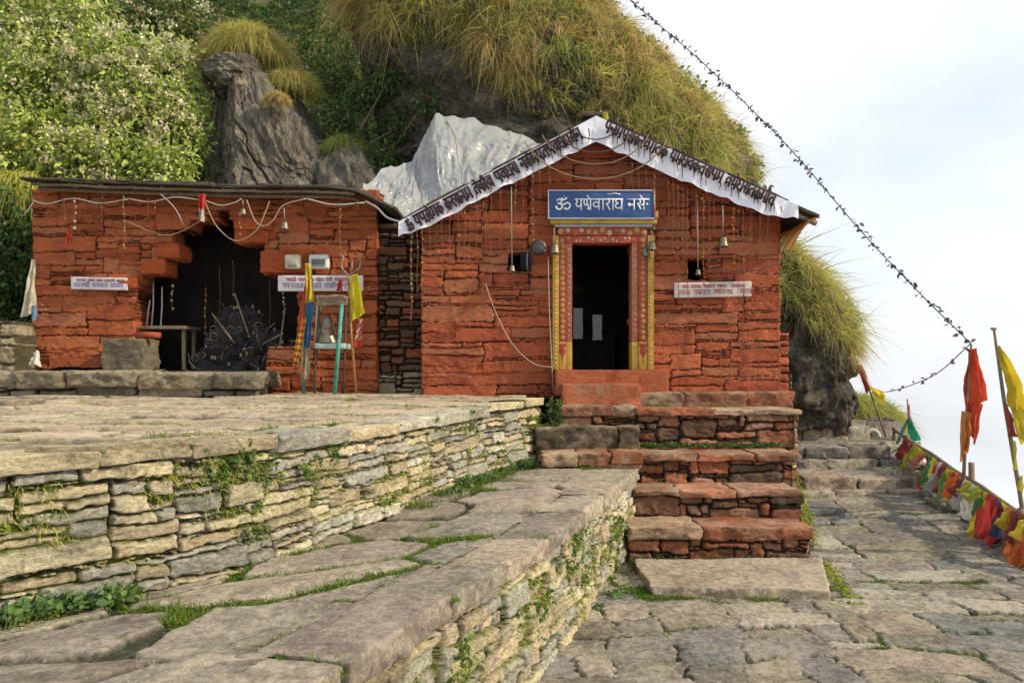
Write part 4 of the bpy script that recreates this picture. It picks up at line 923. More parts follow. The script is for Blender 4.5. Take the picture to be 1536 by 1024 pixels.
# grass and weeds in the joints of paving and walls
def weeds(name, key, n, L, pals, w=.004):
    X = JP[key]; k = RNG.integers(len(X), size=n); Pn = X[k] + RNG.normal(size=(n, 3)) * np.array((.012, .012, .0)); D = RNG.normal(size=(n, 3)) * .45 + np.array((0, 0, .9))
    g = .4 + .9 * sstep(-.2, .4, fbm(Pn[:, 0] * 2.2, Pn[:, 1] * 2.2, 4.4, 2, 31))
    tag(blades(name, Pn, D, RNG.uniform(*L, n) * g, w * RNG.uniform(.7, 1.4, n), pick(pals, n), M['blade'], RNG.uniform(.2, .7, n), 3), kind='stuff')
WG = [(.12, .20, .025), (.16, .24, .03), (.20, .26, .04), (.10, .16, .02)]
JP['cop'] = np.array(CJ); weeds('edge_grass', 'cop', 16000, (.02, .06), WG); weeds('joint_grass', 'low', 80000, (.02, .07), WG); weeds('path_grass', 'path', 60000, (.012, .045), WG); weeds('terrace_grass', 'up', 22000, (.02, .07), WG + YGREEN)
for nm, lo in (('upper_retaining_wall', .5), ('lower_retaining_wall', .5)):
    X = JP[nm]; nn = 1700; k = RNG.integers(len(X), size=nn); idx = np.repeat(k, 14); Pn = X[idx] + RNG.normal(size=(len(idx), 3)) * .015; D = RNG.normal(size=Pn.shape) * .5 + np.array((.7, -.3, .4))
    tag(blades('wall_moss_grass', Pn, D, RNG.uniform(.02, .06, len(idx)), .005, pick(WG + YGREEN, len(idx)), M['blade'], .6, 3), kind='stuff')
# broad-leaved weeds and grass along the foot of the walls
def foot(name, curve, z, y0, y1, ncl, side, leafy=.5):
    ys = RNG.uniform(y0, y1, ncl); ys = ys[fbm(ys * 1.9, 0 * ys, 2.2, 2, 5) > -.12]; Pl, Dl, Pg, Dg = [], [], [], []
    for y in ys:
        c = np.array((float(curve(np.array(y))) + side * RNG.uniform(.0, .16), y, z))
        if RNG.random() < leafy:
            m = RNG.integers(12, 26); Pl.append(c + RNG.normal(size=(m, 3)) * (.035, .035, .012) + (0, 0, .03)); Dl.append(RNG.normal(size=(m, 3)) * .8 + np.array((side * .4, -.3, .35)))
        else:
            m = 40; Pg.append(c + RNG.normal(size=(m, 3)) * (.04, .04, .0)); Dg.append(RNG.normal(size=(m, 3)) * .45 + np.array((side * .25, -.1, .9)))
    if Pl: Pl = np.concatenate(Pl); tag(leaves(name + '_weeds', Pl, np.concatenate(Dl), RNG.uniform(.02, .055, len(Pl)), pick([(.12, .22, .06), (.16, .26, .07), (.08, .16, .05), (.20, .27, .08), (.14, .22, .10)], len(Pl)), M['leaf'], None, .38), kind='stuff')
    Pg = np.concatenate(Pg); tag(blades(name + '_grass', Pg, np.concatenate(Dg), RNG.uniform(.04, .12, len(Pg)), .005, pick(WG, len(Pg)), M['blade'], .5, 4), kind='stuff')
foot('upper_wall_foot', lambda y: xw(y) + .03, ZL - .01, 2.4, 8.0, 230, 1, .4)
foot('near_foot', lambda y: xw(y) + .03, ZL - .01, 2.5, 3.7, 75, 1, .8)
foot('lower_wall_foot', lambda y: xe(y) + .03, -.02, 2.2, 7.0, 90, 1, .25)
n = 5200; yy_ = RNG.uniform(5.75, 9.4, n); yy_ = yy_[fbm(yy_ * 2.5, 0 * yy_, 3.3, 2, 5) > -.25]; n = len(yy_); hh_ = RNG.random(n) ** 2 * .35 * sstep(6.8, 7.2, yy_)
Pn = np.stack([np.interp(yy_, [5.8, 6.9, 7.4, 7.9, 8.4, 9.3], [2.62, 2.87, 2.95, 3.08, 3.28, 3.46]) + np.abs(RNG.normal(size=n)) * .05 * (1 - hh_ * 2), yy_, zp(yy_) + hh_], 1)
tag(blades('stair_side_grass', Pn, RNG.normal(size=(n, 3)) * .5 + np.array((.5, -.2, .7)), RNG.uniform(.03, .10, n), .006, pick(WG + YGREEN, n), M['blade'], .7, 4), kind='stuff')
def row(name, pts, n, L, pal, leafy=0):
    pts = np.asarray(pts, float); t = RNG.random(n) * (len(pts) - 1); i = t.astype(int); f = (t - i)[:, None]; Pn = pts[i] * (1 - f) + pts[i + 1] * f + RNG.normal(size=(n, 3)) * (.05, .04, .0)
    m = fbm(Pn[:, 0] * 3, Pn[:, 1] * 3, 1.1, 2, 9) > -.05; Pn = Pn[m]; n = len(Pn)
    D = RNG.normal(size=(n, 3)) * .5 + np.array((0, -.3, .8))
    o = leaves(name, Pn + (0, 0, .02), D, RNG.uniform(*L, n), pick(pal, n), M['leaf'], None, .3) if leafy else blades(name, Pn, D, RNG.uniform(*L, n), .005, pick(pal, n), M['blade'], .6, 4)
    tag(o, kind='stuff')
row('step_weeds', [(1.15, 6.86, 0), (2.6, 6.85, 0)], 500, (.04, .09), GL + [(.10, .17, .04)], 1)
row('step_grass', [(1.1, 6.85, 0), (2.8, 6.85, 0)], 2200, (.05, .15), GL + WG)
row('ledge_weeds', [(1.2, 8.26, .94), (1.9, 8.26, .94), (3.0, 8.28, .94)], 500, (.03, .07), GL, 1); row('ledge_grass', [(1.5, 8.86, 1.38), (1.9, 8.85, 1.38), (3.2, 8.87, 1.38)], 900, (.03, .09), WG)
row('corner_weeds', [(.1, 7.6, .8), (.3, 7.75, .8), (.5, 8.3, 1.2), (.5, 8.4, 1.42)], 420, (.05, .11), GL + [(.11, .19, .05)], 1)
row('rail_grass', [(4.6, 5.6, .05), (4.85, 7, .07), (5.1, 8.5, .3), (5.4, 10, .5)], 2600, (.05, .16), WG + YGREEN)
row('slab_grass', [(.75, 6.6, 0), (1.0, 6.2, 0), (1.1, 5.92, 0), (1.8, 5.88, 0), (2.5, 5.82, 0), (2.75, 6.3, 0)], 3600, (.03, .09), WG)

for nm in ('upper_retaining_wall', 'lower_retaining_wall'):          # small leafy plants rooted in the wall joints
    X = JP[nm]; k = RNG.integers(len(X), size=260); k = k[fbm(X[k][:, 0] * 1.5, X[k][:, 1] * 1.5, X[k][:, 2] * 2, 2, 15) > -.05]; idx = np.repeat(k, 16); Pn = X[idx] + RNG.normal(size=(len(idx), 3)) * .028 + (.02, -.01, 0); D = RNG.normal(size=Pn.shape) * .7 + np.array((.6, -.3, -.1))
    tag(leaves('wall_weeds', Pn, D, RNG.uniform(.02, .045, len(idx)), pick([(.10, .19, .05), (.14, .23, .05), (.20, .26, .06), (.08, .14, .04)], len(idx)), M['leaf'], None, .36), kind='stuff')
# ------------------------------------------------------------------ lettering drawn as brush strokes
GL_ = {'ya': [[(.75, 1), (.75, 0)], [(.15, .95), (.3, .75), (.15, .6), (.3, .36), (.55, .36), (.75, .55)]],
 'na': [[(.75, 1), (.75, 0)], [(.75, .5), (.3, .5), (.2, .62), (.1, .5), (.2, .4), (.3, .5)]],
 'ma': [[(.8, 1), (.8, 0)], [(.22, 1), (.22, .35), (.1, .3), (.14, .2), (.28, .28), (.22, .42), (.8, .42)]],
 'ra': [[(.3, 1), (.55, .85), (.5, .65), (.22, .6), (.38, .4), (.62, .0)]],
 'pa': [[(.78, 1), (.78, 0)], [(.2, 1), (.2, .62), (.42, .42), (.78, .48)]],
 'va': [[(.78, 1), (.78, 0)], [(.78, .62), (.42, .75), (.15, .55), (.35, .3), (.78, .42)]],
 'ta': [[(.78, 1), (.78, 0)], [(.78, .62), (.35, .68), (.15, .42), (.34, .1)]],
 'ga': [[(.82, 1), (.82, 0)], [(.34, 1), (.34, .32), (.18, .25), (.16, .42)]],
 'sa': [[(.85, 1), (.85, 0)], [(.25, 1), (.45, .85), (.4, .65), (.15, .6), (.32, .4), (.5, .08)], [(.38, .5), (.85, .5)]],
 'ka': [[(.5, 1), (.5, 0)], [(.5, .6), (.22, .7), (.1, .46), (.3, .3), (.5, .52), (.8, .66), (.92, .42), (.76, .2)]],
 'gha': [[(.82, 1), (.82, 0)], [(.2, .95), (.14, .75), (.38, .62), (.14, .5), (.14, .28), (.5, .18), (.82, .34)]],
 'aa': [[(.25, 1), (.25, 0)]], 'pta': [[(.82, 1), (.82, .0)], [(.1, 1), (.1, .6), (.3, .45), (.42, .6), (.42, 1)], [(.42, .62), (.6, .3), (.5, .1), (.8, .2)]],
 'ii': [[(.2, 1), (.2, 0)], [(-.25, 1.05), (-.05, 1.32), (.2, 1)]],
 'om': [[(.08, .78), (.26, .92), (.42, .78), (.3, .58), (.16, .55), (.34, .5), (.46, .3), (.3, .05), (.1, .12), (.02, .34)], [(.4, .46), (.6, .5), (.78, .62), (.94, .46), (.9, .2), (.76, .06), (.62, .16), (.62, .02)], [(.38, 1.0), (.55, .86), (.74, 1.02)], [(.55, 1.1), (.58, 1.13)]]}
NARROW = {'aa': .42, 'ii': .42, 'ra': .72}
def smooth_pts(p, k=5):
    p = np.asarray(p, float)
    if len(p) < 3: return p
    q = np.concatenate([[2 * p[0] - p[1]], p, [2 * p[-1] - p[-2]]]); o = []
    for i in range(1, len(q) - 2):
        for t in np.linspace(0, 1, k, endpoint=False):
            a, b, c, d = q[i - 1:i + 3]; o.append(.5 * ((2 * b) + (c - a) * t + (2 * a - 5 * b + 4 * c - d) * t * t + (3 * b - a - 3 * c + d) * t ** 3))
    return np.array(o + [p[-1]])
def write(b, text, org, ex, ez, h, w, r, col, head=True, gap=1.0):
    """text: glyph names with ' ' for a space and '+e' for a stroke above; ex, ez: writing and up direction"""
    org, ex, ez = map(lambda a: np.asarray(a, float), (org, ex, ez)); n = np.cross(ex, ez); x = 0; start = 0; dep = 0
    def flush(a, c):
        if head and c - a > .05: b.tube(np.array([org + ex * (a - .03) * w + ez * h, org + ex * (c - .02) * w + ez * h]), r, 5, col, flat=n)
    for g in text:
        if g == ' ': flush(start, x); x += .5; start = x; continue
        up = g.endswith('+'); g = g.rstrip('+'); wd = NARROW.get(g, 1.0)
        if g == '.': b.ball(org + ex * (x + .2) * w + ez * h * .55, r * 1.6, col, 6); x += .5; continue
        if g == 'om': flush(start, x)
        for s in GL_[g]:
            p = smooth_pts(s); b.tube(org + ex * (x + p[:, :1]) * w + ez * p[:, 1:] * h, r, 5, col, flat=n)
        if up: b.tube(org + ex * (x + np.array([[.78], [.55], [.4]])) * w + ez * np.array([[1.0], [1.2], [1.36]]) * h, r * .9, 5, col, flat=n)
        x += wd * gap
        if g == 'om': start = x
    flush(start, x); return x * w
def ordn(k): return ['first', 'second', 'third', 'fourth', 'fifth', 'sixth', 'seventh', 'eighth', 'ninth', 'tenth', 'eleventh', 'twelfth', 'thirteenth', 'fourteenth', 'fifteenth', 'sixteenth'][k]
EX, EZ = (1, 0, 0), (0, 0, 1)

# blue name board over the door
DS = 9.0; a = P(823.5, 327, DS); c = P(980.5, 287, DS)
sg = thing('sign_board', (1.09, DS, a[2]), 'blue name board with white lettering over the temple door', 'sign')
MB().box((a[0], DS - .012, a[2]), (c[0], DS + .03, c[2]), (.035, .085, .23), .003).build('panel', M['board'], sg)
b = MB(); t = .014
for lo, hi in (((a[0] - t, a[2] - t), (c[0] + t, a[2])), ((a[0] - t, c[2]), (c[0] + t, c[2] + t)), ((a[0] - t, a[2]), (a[0], c[2])), ((c[0], a[2]), (c[0] + t, c[2]))): b.box((lo[0], DS - .022, lo[1]), (hi[0], DS + .034, hi[1]), (.50, .50, .50), .003)
b.build('frame', M['board'], sg)
b = MB(); q = P(833, 315, DS - .02); write(b, ['om'], q, EX, EZ, .145, .19, .0115, (.75, .78, .80))
q = P(862, 315.5, DS - .02); write(b, ['ya', 'pta+', 'va', 'aa', 'ra', 'aa', 'gha', ' ', 'na', 'sa+', '.'], q, EX, EZ, .135, .106, .0095, (.75, .78, .80))
q = P(911, 291.5, DS - .02); b.tube([q, q + (.09, 0, .012), q + (.16, 0, .0)], .006, 5, (.7, .72, .75), flat=(0, 1, 0)); b.build('lettering', M['ink'], sg)

def small_sign(px0, py0, px1, py1, d, label, c1, c2, tilt=0, rnd=.01, old=False):
    a = P(px0, py1, d); c = P(px1, py0, d); r = thing('sign_board', ((a[0] + c[0]) / 2, d, a[2]), label, 'sign')
    V, Q = rbox_pts(((c[0] - a[0]) / 2, .016, (c[2] - a[2]) / 2), .012, .05); V = V + (a + c) / 2; V[:, 2] += tilt * (V[:, 0] - a[0])
    mesh_np('panel', V, Q, M['board'], r, np.broadcast_to((.60, .56, .58) if not old else (.52, .46, .42), (len(V), 3)), False)
    b = MB(); hgt = c[2] - a[2]; ks = list(GL_); ks.remove('om')
    for row_, (f, hh, col, mar) in enumerate(((.62, .20, c1, .10), (.20, .30, c2, .06))):
        x = a[0] + (c[0] - a[0]) * mar; w = hgt * hh * .85
        while x < c[0] - (c[0] - a[0]) * (mar + .06):
            m = random.randint(3, 6); tx = [random.choice(ks) for _ in range(m)]; x += write(b, tx, (x, d - .019, a[2] + hgt * f + tilt * (x - a[0])), EX, (0, 0, 1), hgt * hh, w, hgt * .022, col) + w * .7
            if old and random.random() < .5: x += w
    keep_ = c[0] - .015
    b.build('lettering', M['ink'], r)
    return r
small_sign(107, 415, 192, 434, 9.44, 'white notice board with two rows of lettering left of the cave-like opening', (.30, .10, .12), (.16, .14, .30), -.02)
small_sign(417, 413, 545, 437, 9.40, 'white notice board behind the flag poles right of the cave-like opening', (.30, .10, .12), (.22, .12, .22), 0)
small_sign(1011, 424, 1127, 447, 9.12, 'weathered white notice board with red lettering right of the temple door', (.36, .08, .08), (.34, .08, .08), .02, .01, True)

# ------------------------------------------------------------------ white cloth with black lettering along the roof edge
ban = thing('banner', (1.0, 8.78, 4.3), 'long white cloth with black hand-painted lettering along the gable edge', 'banner')
YB = 8.765
for sgn in (-1, 1):
    xe_ = -1.35 if sgn < 0 else 3.40; n1, n2 = 110, 7; s = np.linspace(0, 1, n1); xx = APX + (xe_ - APX) * s; top_ = roofz(xx) - .035
    hgt = np.interp(s, [0, .1, .5, .85, 1], [.30, .29, .26, .24, .16] if sgn < 0 else [.30, .31, .32, .27, .14]) + .014 * (np.abs(np.sin(s * 19 + .4)) - .5) + .012 * fbm(s * 20, 0, 0, 2, 5)
    v = np.linspace(0, 1, n2); Xb = np.repeat(xx[:, None], n2, 1); Zb = top_[:, None] - hgt[:, None] * v; fo_ = .014 * np.sin(s[:, None] * 60 + 2 * v) * v + .02 * fbm(s[:, None] * 16, v * 1.2, 3.3, 3, 8) * (.3 + v)
    Yb = YB + .02 + fo_; q = grid_faces(n1, n2); q = q if sgn < 0 else q[:, ::-1]
    cl = mesh_np('banner_cloth', np.stack([Xb, Yb, Zb], -1).reshape(-1, 3), q, plain('white_cloth' + ('' if sgn < 0 else '_b'), (.74, .72, .78), .8, 0, .07, 5, .1), ban, None, True)
    b = MB(); sl = SLL if sgn < 0 else -SLR; ex = np.array((1, 0, sl)); ex /= np.linalg.norm(ex); ez = np.array((-ex[2], 0, ex[0]))
    if sgn < 0: text = ['om', ' ', 'ya', 'pa', 'sa+', 'ga', 'ka', ' ', 'ka', 'ra', 'sa', 'na', 'ma', ' ', 'ta+', 'ka', 'ii', 'va', ' ', 'pa', 'va', 'gha', 'sa', ' ', 'na', 'ka+', 'ma', 'ya', 'ta', 'pa+', 'va', 'gha', 'ma', 'sa+', 'na']; x0 = -1.21
    else: text = ['pa', 'na', 'ma+', 'pa', 'sa', 'ka', 'ra', 'va+', 'ga', 'ta', 'ka', ' ', 'ya', 'ma+', 'gha', 'va', 'ka', 'ta+', 'sa', 'pa', 'ma', ' ', 'va', 'ya+', 'gha', 'sa', 'ta', 'ka', 'ma', 'ii', 'ta']; x0 = 1.07
    write(b, text, (x0, YB - .018, float(roofz(np.array(x0))) - (.235 if sgn < 0 else .20)), ex, ez, .145, .074 if sgn < 0 else .0755, .0145, (.03, .014, .018))
    for k in range(32):                      # long strokes running down
        x = x0 + .12 + k * (2.05 / 32) + random.uniform(-.02, .02); zt_ = float(roofz(np.array(x))) - .15; hh = float(np.interp(abs(x - APX) / abs(xe_ - APX), s, hgt))
        if random.random() < .75: b.tube(np.array([(x, YB - .012, zt_), (x + .012, YB - .012, zt_ - .06), (x + random.uniform(-.005, .03), YB - .008, float(roofz(np.array(x))) - .03 - hh * random.uniform(.75, 1.0))]), [.008, .007, .004], 5, (.03, .014, .016), flat=(0, 1, 0))
    b.build('lettering', M['ink'], cl)

# ------------------------------------------------------------------ strings hung in the gable
for k, r in enumerate((40, 62, 84, 112)):
    th = np.linspace(math.radians(205), math.radians(335), 26); d = 8.74; pts = np.array([P(893 + r * 1.05 * math.cos(t), 172 - r * math.sin(t) * (.98 - .1 * k / 3) - 2, d) for t in th])
    o = MB().tube(pts, .0075, 5, [(.10, .06, .05), (.14, .09, .07), (.30, .20, .12), (.34, .24, .14)][k]).build('festoon_string', M['cloth'], None); tag(o, '%s curved string under the gable peak, counted from the peak' % ['first', 'second', 'third', 'fourth'][k], 'string', 'strings looped under the gable peak')

ORA, YEL2, REDB, BRN, GRN = (.44, .13, .02), (.46, .30, .05), (.42, .03, .02), (.22, .12, .07), (.22, .24, .08)
def garland(px, y0, y1, d, style, label, group, lean=0):
    a, c = P(px, y0, d), P(px + lean, y1, d); L = a[2] - c[2]
    n = max(4, int(L / .05)); t = np.linspace(0, 1, n); pts = a + (c - a) * t[:, None]; pts[:, 0] += .006 * np.sin(t * 9 + px); pts[:, 1] += .01 * np.sin(t * 5 + px)
    b = MB(); b.tube(pts, .0035 if style != 'cord' else .008, 5, {'cord': (.45, .42, .36), 'cloth': (.30, .03, .02)}.get(style, BRN))
    st_ = {'thread': .26, 'beads': .11, 'marigold': .036, 'mixed': .065, 'cord': .5, 'cloth': .09, 'white': .07}[style]
    z = .04
    while z < L:
        u = z / L; p = a + (c - a) * u; p[0] += .006 * math.sin(u * 9 + px); p[1] += .01 * math.sin(u * 5 + px)
        if style == 'marigold': b.ball(p + RNG.normal(size=3) * .006, random.uniform(.010, .018), jit(random.choice([ORA, ORA, (.34, .10, .02), YEL2]), .25), 7, (1, 1, .7))
        elif style == 'mixed': b.ball(p + RNG.normal(size=3) * .004, random.uniform(.010, .018), jit(random.choice([GRN, (.34, .26, .05), ORA, BRN, BRN]), .25), 6, (1, 1, 1.3))
        elif style == 'white': b.ball(p + RNG.normal(size=3) * .004, random.uniform(.014, .022), jit(random.choice([(.5, .45, .36), (.4, .35, .22)]), .15), 6)
        else: b.ball(p, random.uniform(.006, .012), jit(random.choice([ORA, REDB, BRN, BRN, YEL2]), .25), 6, (1, 1, 1.4))
        z += st_ * random.uniform(.5, 1.7)
    return tag(b.build('garland', M['cloth'], None, True), label, 'garland', group)
def bz(px):                                # row of the banner's lower edge
    return np.interp(px, [600, 700, 800, 880, 893, 905, 1040, 1150, 1197], [340, 318, 262, 224, 214, 226, 292, 330, 330])
LG = [(617, 482, 'mixed'), (633, 468, 'marigold'), (645, 470, 'thread'), (663, 462, 'beads'), (675, 452, 'thread'), (688, 392, 'beads'), (705, 520, 'thread'), (724, 470, 'beads'), (751, 350, 'beads'), (784, 378, 'cloth'), (799, 352, 'mixed'), (809, 300, 'beads'), (824, 284, 'mixed')]
RG = [(948, 285, 'thread'), (969, 282, 'beads'), (981, 345, 'mixed'), (1003, 330, 'thread'), (1017, 448, 'beads'), (1031, 505, 'thread'), (1055, 430, 'marigold'), (1071, 352, 'thread'), (1100, 400, 'marigold'), (1115, 520, 'beads'), (1140, 585, 'thread')]
LG = sorted(LG + [(626, 440, 'thread'), (654, 420, 'thread'), (697, 440, 'beads'), (715, 400, 'thread'), (736, 430, 'thread'), (773, 340, 'beads')]); RG = sorted(RG + [(958, 300, 'thread'), (1010, 380, 'thread'), (1024, 400, 'beads'), (1044, 360, 'thread'), (1064, 395, 'beads'), (1108, 440, 'thread'), (1126, 400, 'beads'), (1152, 420, 'thread')])
def ordn(k): return ('first second third fourth fifth sixth seventh eighth ninth tenth eleventh twelfth thirteenth fourteenth fifteenth sixteenth seventeenth eighteenth nineteenth twentieth'.split())[k]
STY = {'mixed': 'green and yellow flower', 'marigold': 'orange marigold', 'thread': 'thin sparsely beaded', 'beads': 'small red and orange bead', 'cloth': 'red cloth-wrapped', 'cord': 'plain pale cord', 'white': 'white shell'}
for k, (x, y1, s_) in enumerate(LG): garland(x, float(bz(x)) - 4, y1, 8.80, s_, '%s garland under the left roof edge, %s strand from the eave' % (STY[s_], ordn(k)), 'garlands hanging from the roof edge')
for k, (x, y1, s_) in enumerate(RG): garland(x, float(bz(x)) - 4, y1, 8.80, s_, '%s garland under the right roof edge, %s strand from the peak' % (STY[s_], ordn(k)), 'garlands hanging from the roof edge')
for k, (x, y0, y1, s_, l) in enumerate([(1081, 500, 592, 'thread', 'thin sparsely beaded strand below the right notice board, nearer the door'), (1096, 448, 592, 'thread', 'thin sparsely beaded strand below the right notice board, nearer the corner'), (1122, 448, 540, 'beads', 'small bead strand hanging from the right end of the weathered notice board')]): garland(x, y0, y1, 9.08, s_, l, 'strands below the notice board')
garland(1168, 372, 592, 9.1, 'marigold', 'long garland of tiny flowers down the right corner of the temple', None)
garland(1186, 560, 614, 9.3, 'mixed', 'short beaded strand on the corner buttress beside the temple', None)
tag(MB().tube(smooth_pts([P(728, 425, 9.1), P(742, 465, 9.08), P(768, 515, 9.05), P(800, 545, 9.05), P(829, 551, 9.05)]), .0075, 6, (.50, .36, .28)).build('cord', M['cloth'], None), 'slack pale cord sagging across the temple wall to the left door post', 'cord')
tag(MB().tube(np.array([P(822, 385, 9.06), P(824, 470, 9.06), P(828, 552, 9.05), P(830, 590, 9.0)]), .006, 5, (.48, .40, .32)).build('cord', M['cloth'], None), 'straight pale cord running down beside the left door post', 'cord')
tag(MB().tube(smooth_pts([P(1060, 403, 9.1), P(1100, 407, 9.08), P(1135, 405, 9.08), P(1165, 395, 9.1)]), .007, 5, (.12, .10, .09)).build('wire', M['cloth'], None), 'dark wire looped across the right end of the temple wall', 'wire')

# ------------------------------------------------------------------ bells
def bell(px, py, d, R, ytop, label, cord=(.42, .40, .34), col=None):
    p = P(px, py, d); r = thing('bell', p, label, 'bell', 'bells hung on the red buildings'); H = R * 1.75
    MB().lathe([(.001, H), (.35 * R, H), (.55 * R, H * .93), (.66 * R, H * .7), (.72 * R, H * .4), (.86 * R, H * .12), (R * 1.05, 0), (R * .95, 0), (R * .7, H * .3), (R * .5, H * .8)], p, 16).build('bell_body', M['metal'], r, True)
    b = MB(); b.tube([p + (0, 0, H * .8), p + (0, 0, .0)], R * .07, 5); b.ball(p + (0, 0, -.01), R * .2, n=6); b.build('clapper', M['iron'], r)
    b = MB(); th = np.linspace(0, 2 * math.pi, 11); b.tube(np.stack([p[0] + R * .25 * np.cos(th), p[1] + 0 * th, p[2] + H + R * .2 + R * .25 * np.sin(th)], 1), R * .07, 5, cap=False); b.build('hanger', M['iron'], r)
    if ytop is not None: MB().tube([p + (0, 0, H + R * .4), P(px - 1, ytop, d - .05)], .007, 5, cord).build('rope', M['cloth'], r)
bell(1085, 370, 8.85, .068, 308, 'brass bell on a pale rope right of the door under the right roof edge')
bell(768, 407, 8.88, .042, 280, 'small bell on a long grey rope before the left wall niche')
bell(1047, 412, 9.02, .038, 300, 'tiny bell hanging before the right wall niche')
bell(978, 375, 8.98, .062, 345, 'pale bell at the upper right corner of the door frame')
bell(968, 384, 9.02, .055, 350, 'darker bell half behind the pale one at the door frame corner')
bell(832, 380, 8.98, .066, 342, 'grey bell at the upper left corner of the door frame')
bell(427, 344, 9.1, .055, 312, 'pale bell hanging from the hut eave above the meter boxes')
bell(365, 322, 9.1, .045, 300, 'yellowish bell hanging from the hut eave beside the opening')
p = P(808, 371, 9.04); r = thing('gong', p, 'dark round gong on the wall left of the door frame', 'gong'); MB().lathe([(.001, .05), (.05, .045), (.085, .03), (.10, .0), (.09, -.01), (.001, -.012)], p, 18, (.5, .5, .5), 'y').build('disc', M['iron'], r, True)
b = MB()
for q in ((815, 364), (817, 376), (822, 388), (800, 360)): MB().ball(P(*q, 8.97), .016, (.45, .10, .08), 6).build('bead', M['trinket'], r)
# black bundle in the left niche
b = MB()
for q in range(9): b.tube(smooth_pts([P(783 + q * 1.6, 379, 9.16), P(782 + q * 1.7, 392, 9.1 - .02 * (q % 3)), P(783 + q * 1.6, 406 - (q % 4), 9.12)]), .014, 6, [(.03, .03, .035), (.02, .02, .022), (.22, .22, .24)][q % 3 if q in (4, 5, 6) else q % 2])
tag(b.build('black_tassel', M['cloth'], None), 'black and grey tassel hung before the left wall niche', 'tassel')

# ------------------------------------------------------------------ strings along the hut eave
for k, (pts, rad, c, lab) in enumerate([
    ([(48, 300), (70, 306), (110, 298), (150, 305), (192, 299)], .009, (.42, .38, .32), 'knotted grey cord along the left end of the hut eave'),
    ([(192, 298), (225, 303), (262, 296), (300, 300)], .009, (.44, .40, .33), 'grey cord along the hut eave left of the red bundle'),
    ([(305, 297), (322, 335), (345, 358), (362, 360), (385, 345), (398, 318), (404, 302)], .008, (.42, .28, .18), 'deep loop of brown cord before the top of the opening'),
    ([(306, 300), (330, 308), (352, 304), (362, 298)], .008, (.48, .44, .36), 'short pale swag right of the red bundle'),
    ([(370, 300), (382, 330), (395, 339), (410, 330), (425, 308), (460, 298)], .008, (.46, .36, .26), 'pale cord loop between the two eave bells'),
    ([(460, 298), (500, 307), (548, 304)], .010, (.55, .50, .42), 'thick pale cord along the right end of the hut eave'),
    ([(548, 302), (566, 312), (580, 326), (600, 333)], .014, (.40, .37, .34), 'bundle of grey wire running from hut eave to temple roof'),
    ([(240, 290), (262, 312), (276, 338)], .007, (.5, .42, .34), 'short straight pale cord slanting down left of the opening'),
    ([(185, 330), (240, 352), (270, 348), (303, 330)], .007, (.42, .26, .16), 'brown cord sagging toward the left edge of the opening top'),
    ([(36, 322), (44, 312), (52, 300)], .008, (.45, .36, .3), 'short pale cord at the far left corner of the hut roof')]):
    pt = np.array([P(x, y, 9.08) for x, y in pts]); tag(MB().tube(smooth_pts(pt), rad, 6, c).build('eave_cord', M['cloth'], None), lab, 'cord', 'cords along the hut eave')
for k, (x, y0, y1, s_, l) in enumerate([(97, 296, 338, 'thread', 'thin beaded strand at the left end of the hut eave'), (112, 297, 342, 'white', 'white shell strand hanging from the left of the hut eave'), (153, 292, 370, 'cloth', 'red strand hanging from the hut eave over the left notice board'), (186, 292, 378, 'mixed', 'long greenish strand hanging from the hut eave'), (222, 298, 332, 'thread', 'short thin strand left of the hut opening'), (232, 300, 372, 'cloth', 'red strand nearest the left edge of the hut opening'), (510, 308, 392, 'marigold', 'orange strand hanging from the right of the hut eave'), (536, 300, 316, 'mixed', 'short green strand at the right end of the hut eave'), (360, 318, 352, 'mixed', 'short flower strand under the yellowish eave bell'), (434, 346, 372, 'thread', 'thin strand under the eave bell above the meter boxes')]): garland(x, y0, y1, 9.06, s_, l, 'strands hanging from the hut eave')

# ------------------------------------------------------------------ cloths
def cloth(name, quad, col, label, cat, group=None, n=(10, 16), amp=.03, waves=3., thick=None, parent=None, seed=None, mat='cloth', sagx=0.):
    """quad: top-left, top-right, bottom-right, bottom-left in world coordinates"""
    q = [np.asarray(a, float) for a in quad]; u, v = np.meshgrid(np.linspace(0, 1, n[0]), np.linspace(0, 1, n[1]), indexing='ij'); U, Vv = u[..., None], v[..., None]; sd = random.random() * 20
    X = (q[0] * (1 - U) + q[1] * U) * (1 - Vv) + (q[3] * (1 - U) + q[2] * U) * Vv
    wv = .55 * fbm(u * 7 + sd, v * 3.5, 5.1, 2, 15) + np.sin(u * waves * 2 * math.pi + sd + v * 1.5) * (.35 + .65 * v) + .8 * fbm(u * 2.5 + sd, v * 2.2, 1.1, 3, 5)
    nn = np.cross(q[1] - q[0], q[3] - q[0]); nn /= np.linalg.norm(nn) + 1e-9; X = X + nn * (wv * amp)[..., None]; X[..., 0] += .3 * amp * np.cos(v * 7 + sd + u * 3) * v
    c = np.broadcast_to(np.asarray(col, float), (X.shape[0] * X.shape[1], 3)) if np.ndim(col) == 1 else col(u, v).reshape(-1, 3)
    o = mesh_np(name, X.reshape(-1, 3), grid_faces(*n), M[mat], parent, c, True)
    if label: tag(o, label, cat, group)
    return o
d = 9.05; cloth('red_bundle', [P(296, 291, d), P(308, 291, d), P(307, 333, d), P(299, 331, d)], lambda u, v: np.where((v > .6)[..., None], np.array((.5, .42, .38)), np.array((.50, .04, .03))), 'red and white cloth bundle knotted on the hut eave over the opening', 'cloth', None, (14, 14), .035, 2)
cloth('red_tassel', [P(102, 344, d), P(107, 344, d), P(109, 362, d), P(99, 366, d)], (.50, .06, .03), 'small red tassel below the white shell strand', 'tassel', None, (8, 10), .02, 2)
